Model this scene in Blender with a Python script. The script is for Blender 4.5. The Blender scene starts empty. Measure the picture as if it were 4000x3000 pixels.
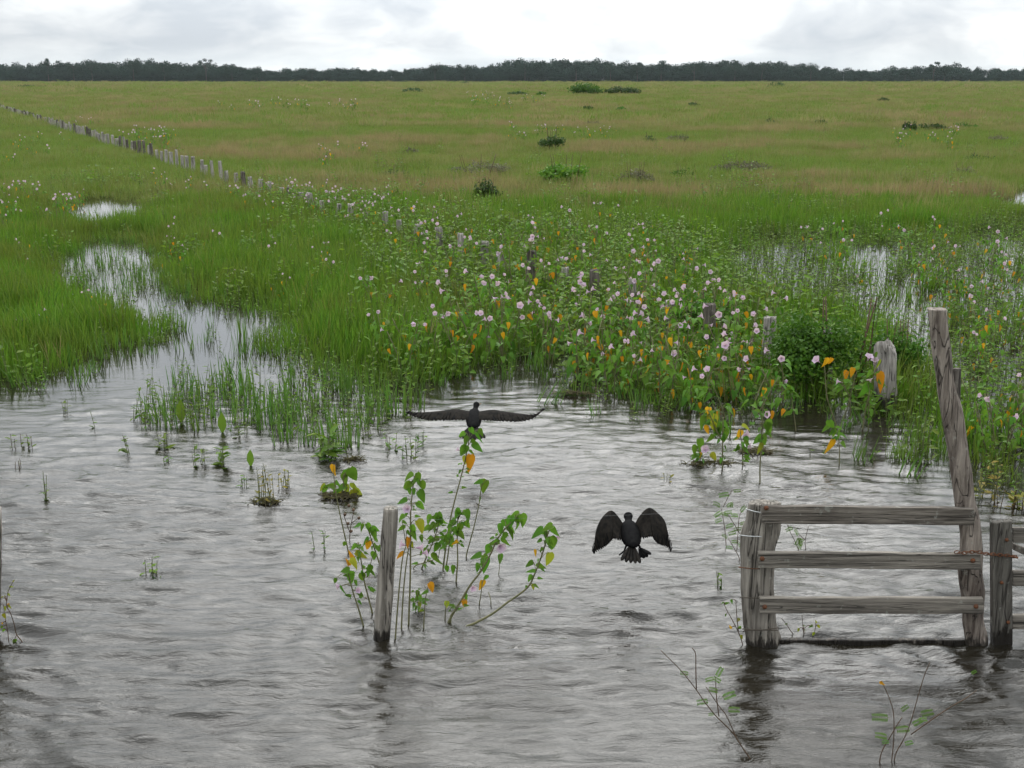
import bpy, bmesh, math, random
import numpy as np
from mathutils import Vector, Matrix

random.seed(7)
RNG = np.random.default_rng(7)
S = bpy.context.scene
COL = S.collection

# ------------------------------------------------------------------ camera
FPX, CAM_H, HORIZON = 4600.0, 2.8, 307.0
PITCH = math.atan((1500 - HORIZON) / FPX)
cam_d = bpy.data.cameras.new('camera')
cam_d.sensor_width = 36.0
cam_d.lens = 36.0 * FPX / 4000.0
cam_d.clip_start = 0.1
cam_d.clip_end = 9000
cam = bpy.data.objects.new('camera', cam_d)
cam.location = (0, 0, CAM_H)
cam.rotation_euler = (math.pi / 2 - PITCH, 0, 0)
COL.objects.link(cam)
S.camera = cam

# ------------------------------------------------------------------ exposure
S.view_settings.view_transform = 'Standard'
S.view_settings.look = 'None'
S.view_settings.gamma = 1
S.view_settings.use_curve_mapping = False
S.view_settings.exposure = 0.78
S.cycles.max_bounces = 8
S.cycles.transparent_max_bounces = 8
S.cycles.filter_width = 1.5
S.cycles.use_denoising = True

# ------------------------------------------------------------------ sun and sky
SUN_EL, SUN_AZ = math.radians(44), math.radians(1)      # azimuth from +Y towards +X
sun_d = bpy.data.lights.new('sun', 'SUN')
sun_d.energy = 0.7
sun_d.angle = math.radians(50)
sun_d.color = (1.0, 0.96, 0.9)
sun = bpy.data.objects.new('sun', sun_d)
sdir = Vector((math.sin(SUN_AZ) * math.cos(SUN_EL), math.cos(SUN_AZ) * math.cos(SUN_EL), math.sin(SUN_EL)))
sun.rotation_euler = (-sdir).to_track_quat('-Z', 'Y').to_euler()
COL.objects.link(sun)

W = bpy.data.worlds.new('World')
S.world = W
W.use_nodes = True
nt = W.node_tree
nt.nodes.clear()


class NB:
    """small node-building helper"""
    def __init__(s, nt):
        s.nt = nt

    def n(s, t, **kw):
        nd = s.nt.nodes.new(t)
        for k, v in kw.items():
            if k.startswith('i_'):
                key = k[2:]
                key = int(key) if key.isdigit() else key.replace('_', ' ')
                s.set(nd.inputs[key], v)
            else:
                setattr(nd, k, v)
        return nd

    def set(s, inp, v):
        if isinstance(v, bpy.types.NodeSocket):
            s.nt.links.new(v, inp)
        else:
            inp.default_value = v

    def math(s, op, a, b=0.0, c=0.0, clamp=False):
        nd = s.nt.nodes.new('ShaderNodeMath')
        nd.operation = op
        nd.use_clamp = clamp
        s.set(nd.inputs[0], a)
        s.set(nd.inputs[1], b)
        s.set(nd.inputs[2], c)
        return nd.outputs[0]

    def vmul(s, a, b):
        nd = s.nt.nodes.new('ShaderNodeVectorMath')
        nd.operation = 'MULTIPLY'
        s.set(nd.inputs[0], a)
        s.set(nd.inputs[1], b)
        return nd.outputs[0]

    def ramp(s, f, stops):
        nd = s.nt.nodes.new('ShaderNodeValToRGB')
        el = nd.color_ramp.elements
        while len(el) < len(stops):
            el.new(0.5)
        for e, (p, c) in zip(el, stops):
            e.position = p
            e.color = (c, c, c, 1) if isinstance(c, (int, float)) else (*c, 1)
        s.set(nd.inputs[0], f)
        return nd.outputs[0]

    def mix(s, f, a, b, blend='MIX'):
        nd = s.nt.nodes.new('ShaderNodeMix')
        nd.data_type = 'RGBA'
        nd.blend_type = blend
        s.set(nd.inputs[0], f)
        for i, v in ((6, a), (7, b)):
            if isinstance(v, (tuple, list)) and len(v) == 3:
                v = (*v, 1)
            s.set(nd.inputs[i], v)
        return nd.outputs[2]

    def noise(s, vec, scale, detail=4.0, rough=0.55, dist=0.0, out=0):
        nd = s.nt.nodes.new('ShaderNodeTexNoise')
        s.set(nd.inputs['Vector'], vec)
        nd.inputs['Scale'].default_value = scale
        nd.inputs['Detail'].default_value = detail
        nd.inputs['Roughness'].default_value = rough
        nd.inputs['Distortion'].default_value = dist
        return nd.outputs[out]


b = NB(nt)
tc = b.n('ShaderNodeTexCoord')
sep = b.n('ShaderNodeSeparateXYZ', i_0=tc.outputs['Generated'])
zup = b.math('MAXIMUM', sep.outputs[2], 0.0)
# cloud layers: stretched sideways, more so towards the horizon
zwarp = b.math('DIVIDE', zup, b.math('ADD', zup, 0.22))
vec = b.n('ShaderNodeCombineXYZ', i_0=sep.outputs[0], i_1=sep.outputs[1], i_2=b.math('MULTIPLY', zwarp, 0.72))
n1 = b.noise(vec.outputs[0], 5.2, 7.0, 0.50, 0.35)
vec2 = b.n('ShaderNodeCombineXYZ', i_0=sep.outputs[0], i_1=sep.outputs[1], i_2=b.math('MULTIPLY', zwarp, 0.85))
off = b.n('ShaderNodeVectorMath', operation='ADD', i_0=vec2.outputs[0], i_1=(3.7, 1.3, 0.4))
n2 = b.noise(off.outputs[0], 13.0, 6.0, 0.55, 0.5)
nn = b.math('ADD', b.math('MULTIPLY', n1, 0.62), b.math('MULTIPLY', n2, 0.38))
cloud = b.ramp(nn, [(0.41, (0.275, 0.297, 0.320)), (0.485, (0.338, 0.355, 0.368)), (0.54, (0.398, 0.412, 0.418)), (0.575, (0.48, 0.49, 0.487)), (0.61, (0.82, 0.82, 0.795))])
sky = b.n('ShaderNodeTexSky', sky_type='NISHITA', sun_disc=False, sun_elevation=SUN_EL, sun_rotation=SUN_AZ)
skyc = b.mix(1.0, sky.outputs[0], (0.11, 0.11, 0.11), 'MULTIPLY')
gap = b.ramp(nn, [(0.57, 0.0), (0.66, 0.35)])
col = b.mix(gap, cloud, b.mix(0.5, skyc, (1.3, 1.3, 1.3)))
# overcast sky: the zenith is brighter than the horizon (CIE overcast law), pale clear strip low down
low = b.ramp(zup, [(0.0, 1.0), (0.028, 0.0)])
col = b.mix(b.math('MULTIPLY', low, 0.6), col, (0.425, 0.46, 0.47))
lum = b.math('ADD', 1.0, b.math('MULTIPLY', b.math('POWER', zup, 0.75), 1.7))
# broad glow of the veiled sun ahead, spread by the cloud
dot = b.n('ShaderNodeVectorMath', operation='DOT_PRODUCT', i_0=tc.outputs['Generated'], i_1=tuple(sdir))
glow = b.math('POWER', b.math('MAXIMUM', dot.outputs['Value'], 0.0), 7.0)
lum = b.math('ADD', lum, b.math('MULTIPLY', glow, 3.1))
col = b.mix(1.0, col, lum, 'MULTIPLY')
bg = b.n('ShaderNodeBackground', i_Color=col, i_Strength=1.0)
wo = b.n('ShaderNodeOutputWorld', i_Surface=bg.outputs[0])

# ------------------------------------------------------------------ geometry maths
CP, SP = math.cos(PITCH), math.sin(PITCH)


def ray(px, py):
    u, v = (px - 2000) / FPX, (1500 - py) / FPX
    return np.array((u, CP + v * SP, v * CP - SP))


def gp(px, py, z=0.0):
    """the point of the level z that lies at this place of the photograph"""
    d = ray(px, py)
    return np.array((0, 0, CAM_H)) + d * ((z - CAM_H) / d[2])


def at(px, py, Y):
    """the point at distance Y (metres along +Y)"""
    d = ray(px, py)
    return np.array((0, 0, CAM_H)) + d * (Y / d[1])


def world_poly(pts):
    return np.array([gp(*p)[:2] for p in pts])


def inside(poly, x, y):
    r = np.zeros(x.shape, bool)
    n = len(poly)
    for i in range(n):
        x1, y1 = poly[i]
        x2, y2 = poly[(i + 1) % n]
        c = ((y1 > y) != (y2 > y)) & (x < (x2 - x1) * (y - y1) / (y2 - y1 + 1e-12) + x1)
        r ^= c
    return r


def sdist(poly, x, y):
    """signed distance, positive inside"""
    d = np.full(x.shape, 1e9)
    n = len(poly)
    for i in range(n):
        ax, ay = poly[i]
        bx, by = poly[(i + 1) % n]
        ex, ey = bx - ax, by - ay
        t = np.clip(((x - ax) * ex + (y - ay) * ey) / (ex * ex + ey * ey + 1e-12), 0, 1)
        d = np.minimum(d, np.hypot(x - ax - t * ex, y - ay - t * ey))
    return np.where(inside(poly, x, y), d, -d)


_perm = np.random.default_rng(3).permutation(512)
_ang = np.random.default_rng(4).random(512) * 2 * np.pi


def perlin(x, y):
    xi, yi = np.floor(x).astype(int), np.floor(y).astype(int)
    xf, yf = x - xi, y - yi

    def g(ix, iy, fx, fy):
        h = _ang[_perm[(_perm[ix & 511] + iy) & 511]]
        return np.cos(h) * fx + np.sin(h) * fy
    u = xf ** 3 * (xf * (xf * 6 - 15) + 10)
    v = yf ** 3 * (yf * (yf * 6 - 15) + 10)
    a = g(xi, yi, xf, yf) * (1 - u) + g(xi + 1, yi, xf - 1, yf) * u
    c = g(xi, yi + 1, xf, yf - 1) * (1 - u) + g(xi + 1, yi + 1, xf - 1, yf - 1) * u
    return a * (1 - v) + c * v


def fbm(x, y, oct=4):
    s, a, f = 0, 1.0, 1.0
    for i in range(oct):
        s = s + a * perlin(x * f + 17.3 * i, y * f - 9.1 * i)
        a *= 0.5
        f *= 2.03
    return s


def sstep(a, b_, x):
    t = np.clip((x - a) / (b_ - a), 0, 1)
    return t * t * (3 - 2 * t)


# open water of the flood, as seen between the banks
P_WATER = world_poly([(-900, 1560), (0, 1500), (150, 1470), (300, 1410), (430, 1370), (560, 1350), (640, 1335), (670, 1300), (650, 1260),
                      (560, 1240), (430, 1210), (330, 1150), (240, 1080), (230, 1010), (330, 950), (440, 925), (540, 945), (620, 1010), (640, 1080), (730, 1155), (900, 1190),
                      (1050, 1222), (1100, 1290), (1035, 1365), (1130, 1400), (1270, 1460), (1400, 1490), (1560, 1510),
                      (1720, 1500), (1890, 1440), (2120, 1425), (2200, 1470), (2330, 1540), (2520, 1580), (2720, 1610), (2900, 1590),
                      (3020, 1590), (3250, 1620), (3400, 1660), (3520, 1660), (3600, 1790), (3700, 1790), (3800, 1830), (3950, 1880), (4300, 1900),
                      (9000, 1900), (9000, 3800), (-6000, 3800), (-4000, 1600)])
P_POND = world_poly([(250, 815), (310, 780), (420, 775), (560, 800), (580, 850), (400, 885), (240, 870)])
P_FLOOD = world_poly([(2830, 950), (3000, 915), (3500, 905), (4000, 880), (4800, 860), (5200, 1900), (3960, 1880), (3760, 1720), (3640, 1560),
                      (3560, 1430), (3480, 1330), (3300, 1250), (3000, 1170), (2880, 1080)])
P_GLINT = world_poly([(3880, 775), (3960, 745), (4200, 735), (4300, 800), (4000, 830), (3860, 810)])
P_REED = world_poly([(545, 1640), (600, 1560), (720, 1500), (900, 1490), (1080, 1470), (1250, 1500), (1400, 1490), (1580, 1500), (1640, 1580),
                     (1600, 1690), (1420, 1720), (1250, 1790), (1080, 1740), (900, 1720), (740, 1690), (620, 1690)])


def water_mask(x, y):
    """positive in water, metres from the bank"""
    m = sdist(P_WATER, x, y)
    for p in (P_POND, P_GLINT):
        m = np.maximum(m, sdist(p, x, y))
    return m


def fence_x(y):
    return 8.225 - 0.5 * y


def dryness(x, y):
    """0 = lush green, 1 = tan seeding grass"""
    wob = fbm(x * 0.085, y * 0.15, 4) * 1.0 + fbm(x * 0.42 + 9, y * 0.62, 4) * 0.85
    right = sstep(-3, 5, x - fence_x(y))
    yw = y + 3.5 * fbm(x * 0.12, y * 0.2 + 3, 2)
    base = 0.05 + 0.34 * right * sstep(20, 30, yw) + 0.10 * (1 - right) * sstep(24, 60, y) + 0.18 * sstep(60, 160, y) * (1 - right)
    streak = np.exp(-((y - 37 - 0.10 * x + 2 * fbm(x * 0.1, y * 0.05, 2)) / 3.2) ** 2) + 0.8 * np.exp(-((y - 58 + 0.1 * x) / 5.0) ** 2)
    d = base + wob * (0.35 + 0.6 * right) - 0.62 * streak * right
    return np.clip(d, 0, 1)


# ------------------------------------------------------------------ mesh building
class MB:
    def __init__(s):
        s.v, s.f, s.m, s.n = [], [], [], 0
        s.t = []

    def add(s, verts, faces, mat=0, tint=0.5):
        verts = np.asarray(verts, float)
        s.v.append(verts)
        for f in faces:
            s.f.append(tuple(i + s.n for i in f))
        s.m += [mat] * len(faces)
        s.t += list(tint) if hasattr(tint, '__len__') else [tint] * len(verts)
        s.n += len(verts)

    def mesh(s, name, mats, smooth=True):
        me = bpy.data.meshes.new(name)
        V = np.concatenate(s.v) if s.v else np.zeros((0, 3))
        me.from_pydata(V.tolist(), [], s.f)
        for m in mats:
            me.materials.append(m)
        if len(mats) > 1:
            me.polygons.foreach_set('material_index', s.m)
        if smooth:
            me.polygons.foreach_set('use_smooth', [True] * len(me.polygons))
        a = me.attributes.new('tint', 'FLOAT', 'POINT')
        a.data.foreach_set('value', np.array(s.t, np.float32))
        me.update()
        return me


def frame_to(d, roll=0.0):
    """3x3 with columns (x, y=d, z)"""
    d = np.asarray(d, float)
    d = d / (np.linalg.norm(d) + 1e-9)
    ref = np.array((0, 0, 1.0)) if abs(d[2]) < 0.95 else np.array((0, 1.0, 0))
    x = np.cross(d, ref)
    x /= np.linalg.norm(x)
    z = np.cross(x, d)
    c, s_ = math.cos(roll), math.sin(roll)
    return np.stack([x * c + z * s_, d, z * c - x * s_], 1)


def tube(mb, pts, r0, r1=None, n=6, mat=0, tint=0.5, cap=True, radii=None):
    pts = np.asarray(pts, float)
    r1 = r0 if r1 is None else r1
    k = len(pts)
    V = []
    for i in range(k):
        d = pts[min(i + 1, k - 1)] - pts[max(i - 1, 0)]
        M = frame_to(d)
        r = radii[i] if radii is not None else r0 + (r1 - r0) * i / max(k - 1, 1)
        for j in range(n):
            a = 2 * math.pi * j / n
            V.append(pts[i] + M[:, 0] * r * math.cos(a) + M[:, 2] * r * math.sin(a))
    F = []
    for i in range(k - 1):
        for j in range(n):
            F.append((i * n + j, i * n + (j + 1) % n, (i + 1) * n + (j + 1) % n, (i + 1) * n + j))
    if cap:
        F.append(tuple(range(n - 1, -1, -1)))
        F.append(tuple((k - 1) * n + j for j in range(n)))
    mb.add(V, F, mat, tint)


def smooth_path(pts, sub=4):
    """Catmull-Rom through the points"""
    P = np.asarray(pts, float)
    if len(P) < 3:
        return np.array([P[0] + (P[-1] - P[0]) * i / sub for i in range(sub + 1)])
    Q = np.concatenate([[2 * P[0] - P[1]], P, [2 * P[-1] - P[-2]]])
    out = []
    for i in range(1, len(Q) - 2):
        for j in range(sub):
            t = j / sub
            a, b_, c, d = Q[i - 1], Q[i], Q[i + 1], Q[i + 2]
            out.append(0.5 * (2 * b_ + (c - a) * t + (2 * a - 5 * b_ + 4 * c - d) * t * t + (3 * b_ - a - 3 * c + d) * t ** 3))
    out.append(P[-1])
    return np.array(out)


LEAF_OUT = [(0.0, 0.0), (0.20, -0.07), (0.36, 0.05), (0.385, 0.24), (0.30, 0.48), (0.16, 0.76), (0.0, 1.0)]


def leaf_geo(width=0.8, fold=0.35, droop=0.25, curl=0.0):
    """heart-shaped blade along +Y from the petiole, folded on its midrib"""
    mid = [(0, 0.0), (0, 0.12), (0, 0.30), (0, 0.55), (0, 0.80), (0, 1.0)]
    V, F = [], []

    def z(x, y):
        return fold * abs(x) - droop * y * y + curl * abs(x) * y
    for x, y in mid:
        V.append((x, y, z(x, y)))
    for sgn in (1, -1):
        o = len(V)
        for x, y in LEAF_OUT[1:6]:
            V.append((sgn * x * width, y, z(x * width, y)))
        tri = [(0, o, 1), (1, o, o + 1), (1, o + 1, 2), (2, o + 1, o + 2), (2, o + 2, 3), (3, o + 2, o + 3), (3, o + 3, 4), (4, o + 3, o + 4), (4, o + 4, 5)]
        F += tri if sgn > 0 else [t[::-1] for t in tri]
    return np.array(V, float), F


def flower_geo(r=1.0, nseg=15):
    """funnel flower opening along +Y, five-lobed rim, length about 1.15 r"""
    V, F = [], []
    rings = [(0.08, 0.0), (0.15, 0.45), (0.33, 0.98), (0.62, 1.36), (1.0, 1.56)]
    for k, (rr, y) in enumerate(rings):
        for j in range(nseg):
            a = 2 * math.pi * j / nseg
            lobe = 1 + (0.13 * math.cos(5 * a) if k == 4 else 0.04 * math.cos(5 * a) if k == 3 else 0)
            yy = y + (0.05 * math.cos(5 * a + 1) if k == 4 else 0)
            V.append((rr * lobe * r * math.cos(a), yy * r, rr * lobe * r * math.sin(a)))
    for k in range(len(rings) - 1):
        for j in range(nseg):
            F.append((k * nseg + j, k * nseg + (j + 1) % nseg, (k + 1) * nseg + (j + 1) % nseg, (k + 1) * nseg + j))
    F.append(tuple(range(nseg)))
    return np.array(V), F


# ------------------------------------------------------------------ materials
def new_mat(name):
    m = bpy.data.materials.new(name)
    m.use_nodes = True
    m.node_tree.nodes.clear()
    nb = NB(m.node_tree)
    out = nb.n('ShaderNodeOutputMaterial')
    return m, nb, out


def foliage_mat(name, c1, c2, trans=0.35, rough=0.5, inst=False, tan=None, vary=0.16, tcol=1.25):
    """leaf colour between c1 and c2 by the mesh's own tint; tan adds the dry colour by the plant's own dryness"""
    m, nb, out = new_mat(name)
    ti = nb.n('ShaderNodeAttribute', attribute_name='tint')
    col = nb.mix(ti.outputs['Fac'], c1, c2)
    if tan is not None:
        at_ = nb.n('ShaderNodeAttribute', attribute_name='dry', attribute_type='INSTANCER')
        col = nb.mix(at_.outputs['Fac'], col, tan)
    if inst:
        ri = nb.n('ShaderNodeAttribute', attribute_name='rnd', attribute_type='INSTANCER')
        rnd = ri.outputs['Fac']
    else:
        rnd = nb.n('ShaderNodeObjectInfo').outputs['Random']
    hs = nb.n('ShaderNodeHueSaturation', i_Color=col)
    nb.set(hs.inputs['Value'], nb.math('ADD', 1.0 - vary, nb.math('MULTIPLY', rnd, 2 * vary)))
    nb.set(hs.inputs['Hue'], nb.math('ADD', 0.488, nb.math('MULTIPLY', rnd, 0.024)))
    pos = nb.n('ShaderNodeNewGeometry').outputs['Position']
    grain = nb.noise(pos, 55, 2)
    c = nb.mix(nb.math('MULTIPLY', grain, 0.35), hs.outputs[0], nb.mix(1.0, hs.outputs[0], (0.62, 0.66, 0.55), 'MULTIPLY'))
    p = nb.n('ShaderNodeBsdfPrincipled', i_Base_Color=c, i_Roughness=rough)
    p.inputs['Specular IOR Level'].default_value = 0.12
    t = nb.n('ShaderNodeBsdfTranslucent', i_Color=nb.mix(1.0, c, (tcol, tcol * 1.05, tcol * 0.75), 'MULTIPLY'))
    mx = nb.n('ShaderNodeMixShader', i_0=trans, i_1=p.outputs[0], i_2=t.outputs[0])
    nb.set(out.inputs[0], mx.outputs[0])
    return m


def wood_mat(name, c1, c2, dark=(0.035, 0.03, 0.026), wet=0.075, along='Z', streak=0.5):
    m, nb, out = new_mat(name)
    tco = nb.n('ShaderNodeTexCoord').outputs['Object']
    oi = nb.n('ShaderNodeObjectInfo')
    offs = nb.n('ShaderNodeVectorMath', operation='ADD', i_0=tco, i_1=nb.n('ShaderNodeCombineXYZ', i_0=nb.math('MULTIPLY', oi.outputs['Random'], 31.0), i_1=nb.math('MULTIPLY', oi.outputs['Random'], 17.0)).outputs[0])
    st = {'Z': (38, 38, 2.6), 'X': (2.2, 38, 44)}[along]
    g1 = nb.noise(nb.vmul(offs.outputs[0], st), 1.0, 6.0, 0.62, 0.6)
    st2 = {'Z': (8, 8, 1.6), 'X': (1.6, 8, 11)}[along]
    g2 = nb.noise(nb.vmul(offs.outputs[0], st2), 1.0, 5.0, 0.6, 0.8)
    fine = nb.noise(offs.outputs[0], 120, 3)
    col = nb.mix(nb.ramp(g1, [(0.38, 0.0), (0.62, 1.0)]), c1, c2)
    st3 = {'Z': (16, 16, 0.9), 'X': (0.8, 16, 30)}[along]
    ck = nb.noise(nb.vmul(offs.outputs[0], st3), 1.0, 3.0, 0.5, 1.2)
    crack = nb.ramp(nb.math('ABSOLUTE', nb.math('SUBTRACT', ck, 0.5)), [(0.0, 1.0), (0.016, 0.0)])
    col = nb.mix(nb.math('MULTIPLY', crack, 0.85), col, (0.018, 0.015, 0.012))
    col = nb.mix(nb.math('MULTIPLY', nb.ramp(g2, [(0.47, 0.0), (0.66, 1.0)]), streak), col, dark)
    col = nb.mix(nb.ramp(g1, [(0.24, 0.75), (0.36, 0.0)]), col, (0.05, 0.042, 0.035))
    lich = nb.noise(offs.outputs[0], 26, 4, 0.6)
    col = nb.mix(nb.ramp(lich, [(0.62, 0.0), (0.70, 0.45)]), col, (0.36, 0.37, 0.33))
    # soaked, blackened foot with a ragged edge
    pz = nb.n('ShaderNodeSeparateXYZ', i_0=nb.n('ShaderNodeNewGeometry').outputs['Position'])
    wn = nb.noise(nb.vmul(offs.outputs[0], (34, 34, 7)), 1.0, 5.0, 0.75)
    lvl = nb.math('ADD', wet, nb.math('MULTIPLY', nb.math('SUBTRACT', wn, 0.5), 0.30))
    wetf = nb.math('MULTIPLY', nb.math('SUBTRACT', lvl, pz.outputs[2]), 34.0, clamp=True)
    col = nb.mix(nb.math('MULTIPLY', wetf, 0.93), col, (0.012, 0.010, 0.008))
    bump = nb.n('ShaderNodeBump', i_Strength=0.9, i_Distance=0.012, i_Height=nb.math('SUBTRACT', nb.math('ADD', g1, nb.math('MULTIPLY', fine, 0.25)), nb.math('MULTIPLY', crack, 0.8)))
    p = nb.n('ShaderNodeBsdfPrincipled', i_Base_Color=col, i_Roughness=nb.math('SUBTRACT', 0.9, nb.math('MULTIPLY', wetf, 0.55)), i_Normal=bump.outputs[0])
    p.inputs['Specular IOR Level'].default_value = 0.3
    nb.set(out.inputs[0], p.outputs[0])
    return m


def plain_mat(name, c, rough=0.6, spec=0.3, metal=0.0, c2=None, nscale=20, bump=0.0):
    m, nb, out = new_mat(name)
    tco = nb.n('ShaderNodeTexCoord').outputs['Object']
    nz = nb.noise(tco, nscale, 5, 0.6)
    col = nb.mix(nb.ramp(nz, [(0.35, 0.0), (0.65, 1.0)]), c, c2 if c2 else tuple(x * 0.75 for x in c))
    p = nb.n('ShaderNodeBsdfPrincipled', i_Base_Color=col, i_Roughness=rough, i_Metallic=metal)
    p.inputs['Specular IOR Level'].default_value = spec
    if bump:
        nb.set(p.inputs['Normal'], nb.n('ShaderNodeBump', i_Strength=bump, i_Distance=0.01, i_Height=nz).outputs[0])
    nb.set(out.inputs[0], p.outputs[0])
    return m


M_BANK = foliage_mat('lush_grass', (0.062, 0.145, 0.014), (0.130, 0.220, 0.028), 0.38, inst=True, tan=(0.17, 0.155, 0.050))
M_FIELD = foliage_mat('field_grass', (0.105, 0.175, 0.027), (0.175, 0.225, 0.052), 0.32, inst=True, tan=(0.265, 0.205, 0.115), vary=0.14)
M_BANKTALL = foliage_mat('bank_stem', (0.08, 0.13, 0.015), (0.17, 0.19, 0.04), 0.3, inst=True, tan=(0.26, 0.19, 0.10))
M_REED = foliage_mat('reed_blade', (0.060, 0.140, 0.025), (0.120, 0.210, 0.040), 0.3, inst=True)
M_HERB = foliage_mat('herb_leaf', (0.078, 0.165, 0.016), (0.155, 0.240, 0.030), 0.42, inst=True)
M_STALK = plain_mat('herb_stalk', (0.11, 0.13, 0.05), 0.7)
M_LEAF = foliage_mat('morning_glory_leaf', (0.062, 0.155, 0.018), (0.130, 0.235, 0.030), 0.38, 0.45, vary=0.2)
M_YLEAF = foliage_mat('yellowed_leaf', (0.52, 0.245, 0.012), (0.62, 0.31, 0.02), 0.3, 0.5, vary=0.14, tcol=1.1)
M_YGLEAF = foliage_mat('turning_leaf', (0.22, 0.27, 0.03), (0.32, 0.31, 0.03), 0.3, 0.5)
M_FLOWER = foliage_mat('pink_petal', (0.54, 0.37, 0.55), (0.66, 0.51, 0.67), 0.4, 0.6, vary=0.1, tcol=1.0)
M_STEM = plain_mat('plant_stem', (0.16, 0.15, 0.075), 0.75, c2=(0.10, 0.105, 0.045))
M_TWIG = plain_mat('brown_twig', (0.10, 0.06, 0.035), 0.8, c2=(0.06, 0.04, 0.025))
M_SHRUB = foliage_mat('shrub_leaf', (0.034, 0.105, 0.012), (0.075, 0.170, 0.020), 0.32, vary=0.12)
M_DARKSHRUB = foliage_mat('dark_shrub_leaf', (0.035, 0.070, 0.022), (0.065, 0.105, 0.028), 0.25, vary=0.15)
M_GREYSHRUB = foliage_mat('grey_shrub_leaf', (0.10, 0.105, 0.065), (0.17, 0.15, 0.10), 0.2, vary=0.12)
M_FOREST = foliage_mat('forest_leaf', (0.016, 0.036, 0.027), (0.032, 0.058, 0.036), 0.0, 0.9, inst=True, vary=0.2)
M_TREE = foliage_mat('tree_leaf', (0.016, 0.036, 0.027), (0.032, 0.058, 0.036), 0.0, 0.9, vary=0.15)
M_BARK = plain_mat('tree_bark', (0.07, 0.06, 0.05), 0.9)
M_WOOD = wood_mat('weathered_post_wood', (0.14, 0.125, 0.105), (0.34, 0.31, 0.27))
M_PALEWOOD = wood_mat('pale_post_wood', (0.20, 0.185, 0.165), (0.42, 0.39, 0.36), streak=0.45, wet=0.06)
M_CRACKED = wood_mat('cracked_post_wood', (0.20, 0.185, 0.165), (0.42, 0.39, 0.36), streak=0.55, wet=0.16)
M_DARKWOOD = wood_mat('dark_post_wood', (0.07, 0.06, 0.05), (0.17, 0.15, 0.13), streak=0.7)
M_BARKWOOD = wood_mat('flaking_bark_wood', (0.115, 0.092, 0.078), (0.33, 0.285, 0.245), dark=(0.045, 0.032, 0.026), streak=0.75)
M_PLANK = wood_mat('weathered_plank_wood', (0.11, 0.098, 0.084), (0.26, 0.235, 0.20), wet=0.03, along='X', streak=0.6)
M_OLDPLANK = wood_mat('stained_plank_wood', (0.065, 0.055, 0.046), (0.215, 0.19, 0.162), wet=0.03, along='X', streak=0.9)
M_STILE = wood_mat('gate_stile_wood', (0.06, 0.055, 0.047), (0.145, 0.135, 0.117), wet=0.12)
M_RUST = plain_mat('rusty_iron', (0.16, 0.06, 0.025), 0.85, c2=(0.07, 0.035, 0.022), nscale=90)
M_WIRE = plain_mat('galvanised_wire', (0.55, 0.56, 0.56), 0.45, 0.5, 0.3)
M_DWIRE = plain_mat('dull_wire', (0.09, 0.075, 0.06), 0.7, 0.3, 0.2)
M_FWIRE = plain_mat('weathered_wire', (0.22, 0.22, 0.22), 0.6)
M_BIRD = plain_mat('cormorant_plumage', (0.004, 0.004, 0.0045), 0.75, 0.02, c2=(0.010, 0.010, 0.010), nscale=45)
M_WING = plain_mat('cormorant_wing', (0.022, 0.019, 0.016), 0.8, 0.02, c2=(0.008, 0.008, 0.0075), nscale=30)
M_BEAK = plain_mat('cormorant_beak', (0.20, 0.12, 0.04), 0.5)
M_DEBRIS = plain_mat('floating_debris', (0.09, 0.085, 0.03), 0.9, c2=(0.05, 0.04, 0.02), nscale=30)

# water: dark tannin flood under a wind-ruffled skin
m, nb, out = new_mat('flood_water')
pos = nb.n('ShaderNodeNewGeometry').outputs['Position']
sp = nb.n('ShaderNodeSeparateXYZ', i_0=pos)
ruf = nb.n('ShaderNodeAttribute', attribute_name='ruffle').outputs['Fac']
w1 = nb.noise(nb.vmul(pos, (4.5, 17.0, 1.0)), 1.0, 5.0, 0.6, 0.5)
w2 = nb.noise(nb.vmul(pos, (16.0, 48.0, 1.0)), 1.0, 4.0, 0.62, 0.4)
hgt = nb.math('MULTIPLY', nb.math('ADD', nb.math('MULTIPLY', w1, 0.9), nb.math('MULTIPLY', w2, 0.17)), ruf)
bmp = nb.n('ShaderNodeBump', i_Strength=1.0, i_Distance=0.014, i_Height=hgt)
p = nb.n('ShaderNodeBsdfPrincipled', i_Base_Color=(0.014, 0.012, 0.008, 1), i_Roughness=0.05, i_Normal=bmp.outputs[0])
p.inputs['IOR'].default_value = 1.42
nb.set(out.inputs[0], p.outputs[0])
M_WATER = m

m, nb, out = new_mat('marsh_soil')
pos = nb.n('ShaderNodeNewGeometry').outputs['Position']
dry = nb.n('ShaderNodeAttribute', attribute_name='dry').outputs['Fac']
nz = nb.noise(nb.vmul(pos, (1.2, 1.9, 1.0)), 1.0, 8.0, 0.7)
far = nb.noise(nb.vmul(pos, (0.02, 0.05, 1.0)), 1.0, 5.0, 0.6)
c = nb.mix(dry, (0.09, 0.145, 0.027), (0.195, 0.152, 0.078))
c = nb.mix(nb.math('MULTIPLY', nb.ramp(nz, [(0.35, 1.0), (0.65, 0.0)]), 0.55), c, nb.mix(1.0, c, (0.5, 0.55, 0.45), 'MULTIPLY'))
c = nb.mix(nb.math('MULTIPLY', nb.ramp(far, [(0.4, 0.0), (0.65, 1.0)]), 0.35), c, (0.13, 0.155, 0.04))
p = nb.n('ShaderNodeBsdfPrincipled', i_Base_Color=c, i_Roughness=0.95)
p.inputs['Specular IOR Level'].default_value = 0.1
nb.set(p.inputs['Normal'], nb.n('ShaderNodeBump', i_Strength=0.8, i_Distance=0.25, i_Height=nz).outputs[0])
nb.set(out.inputs[0], p.outputs[0])
M_SOIL = m


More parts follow.
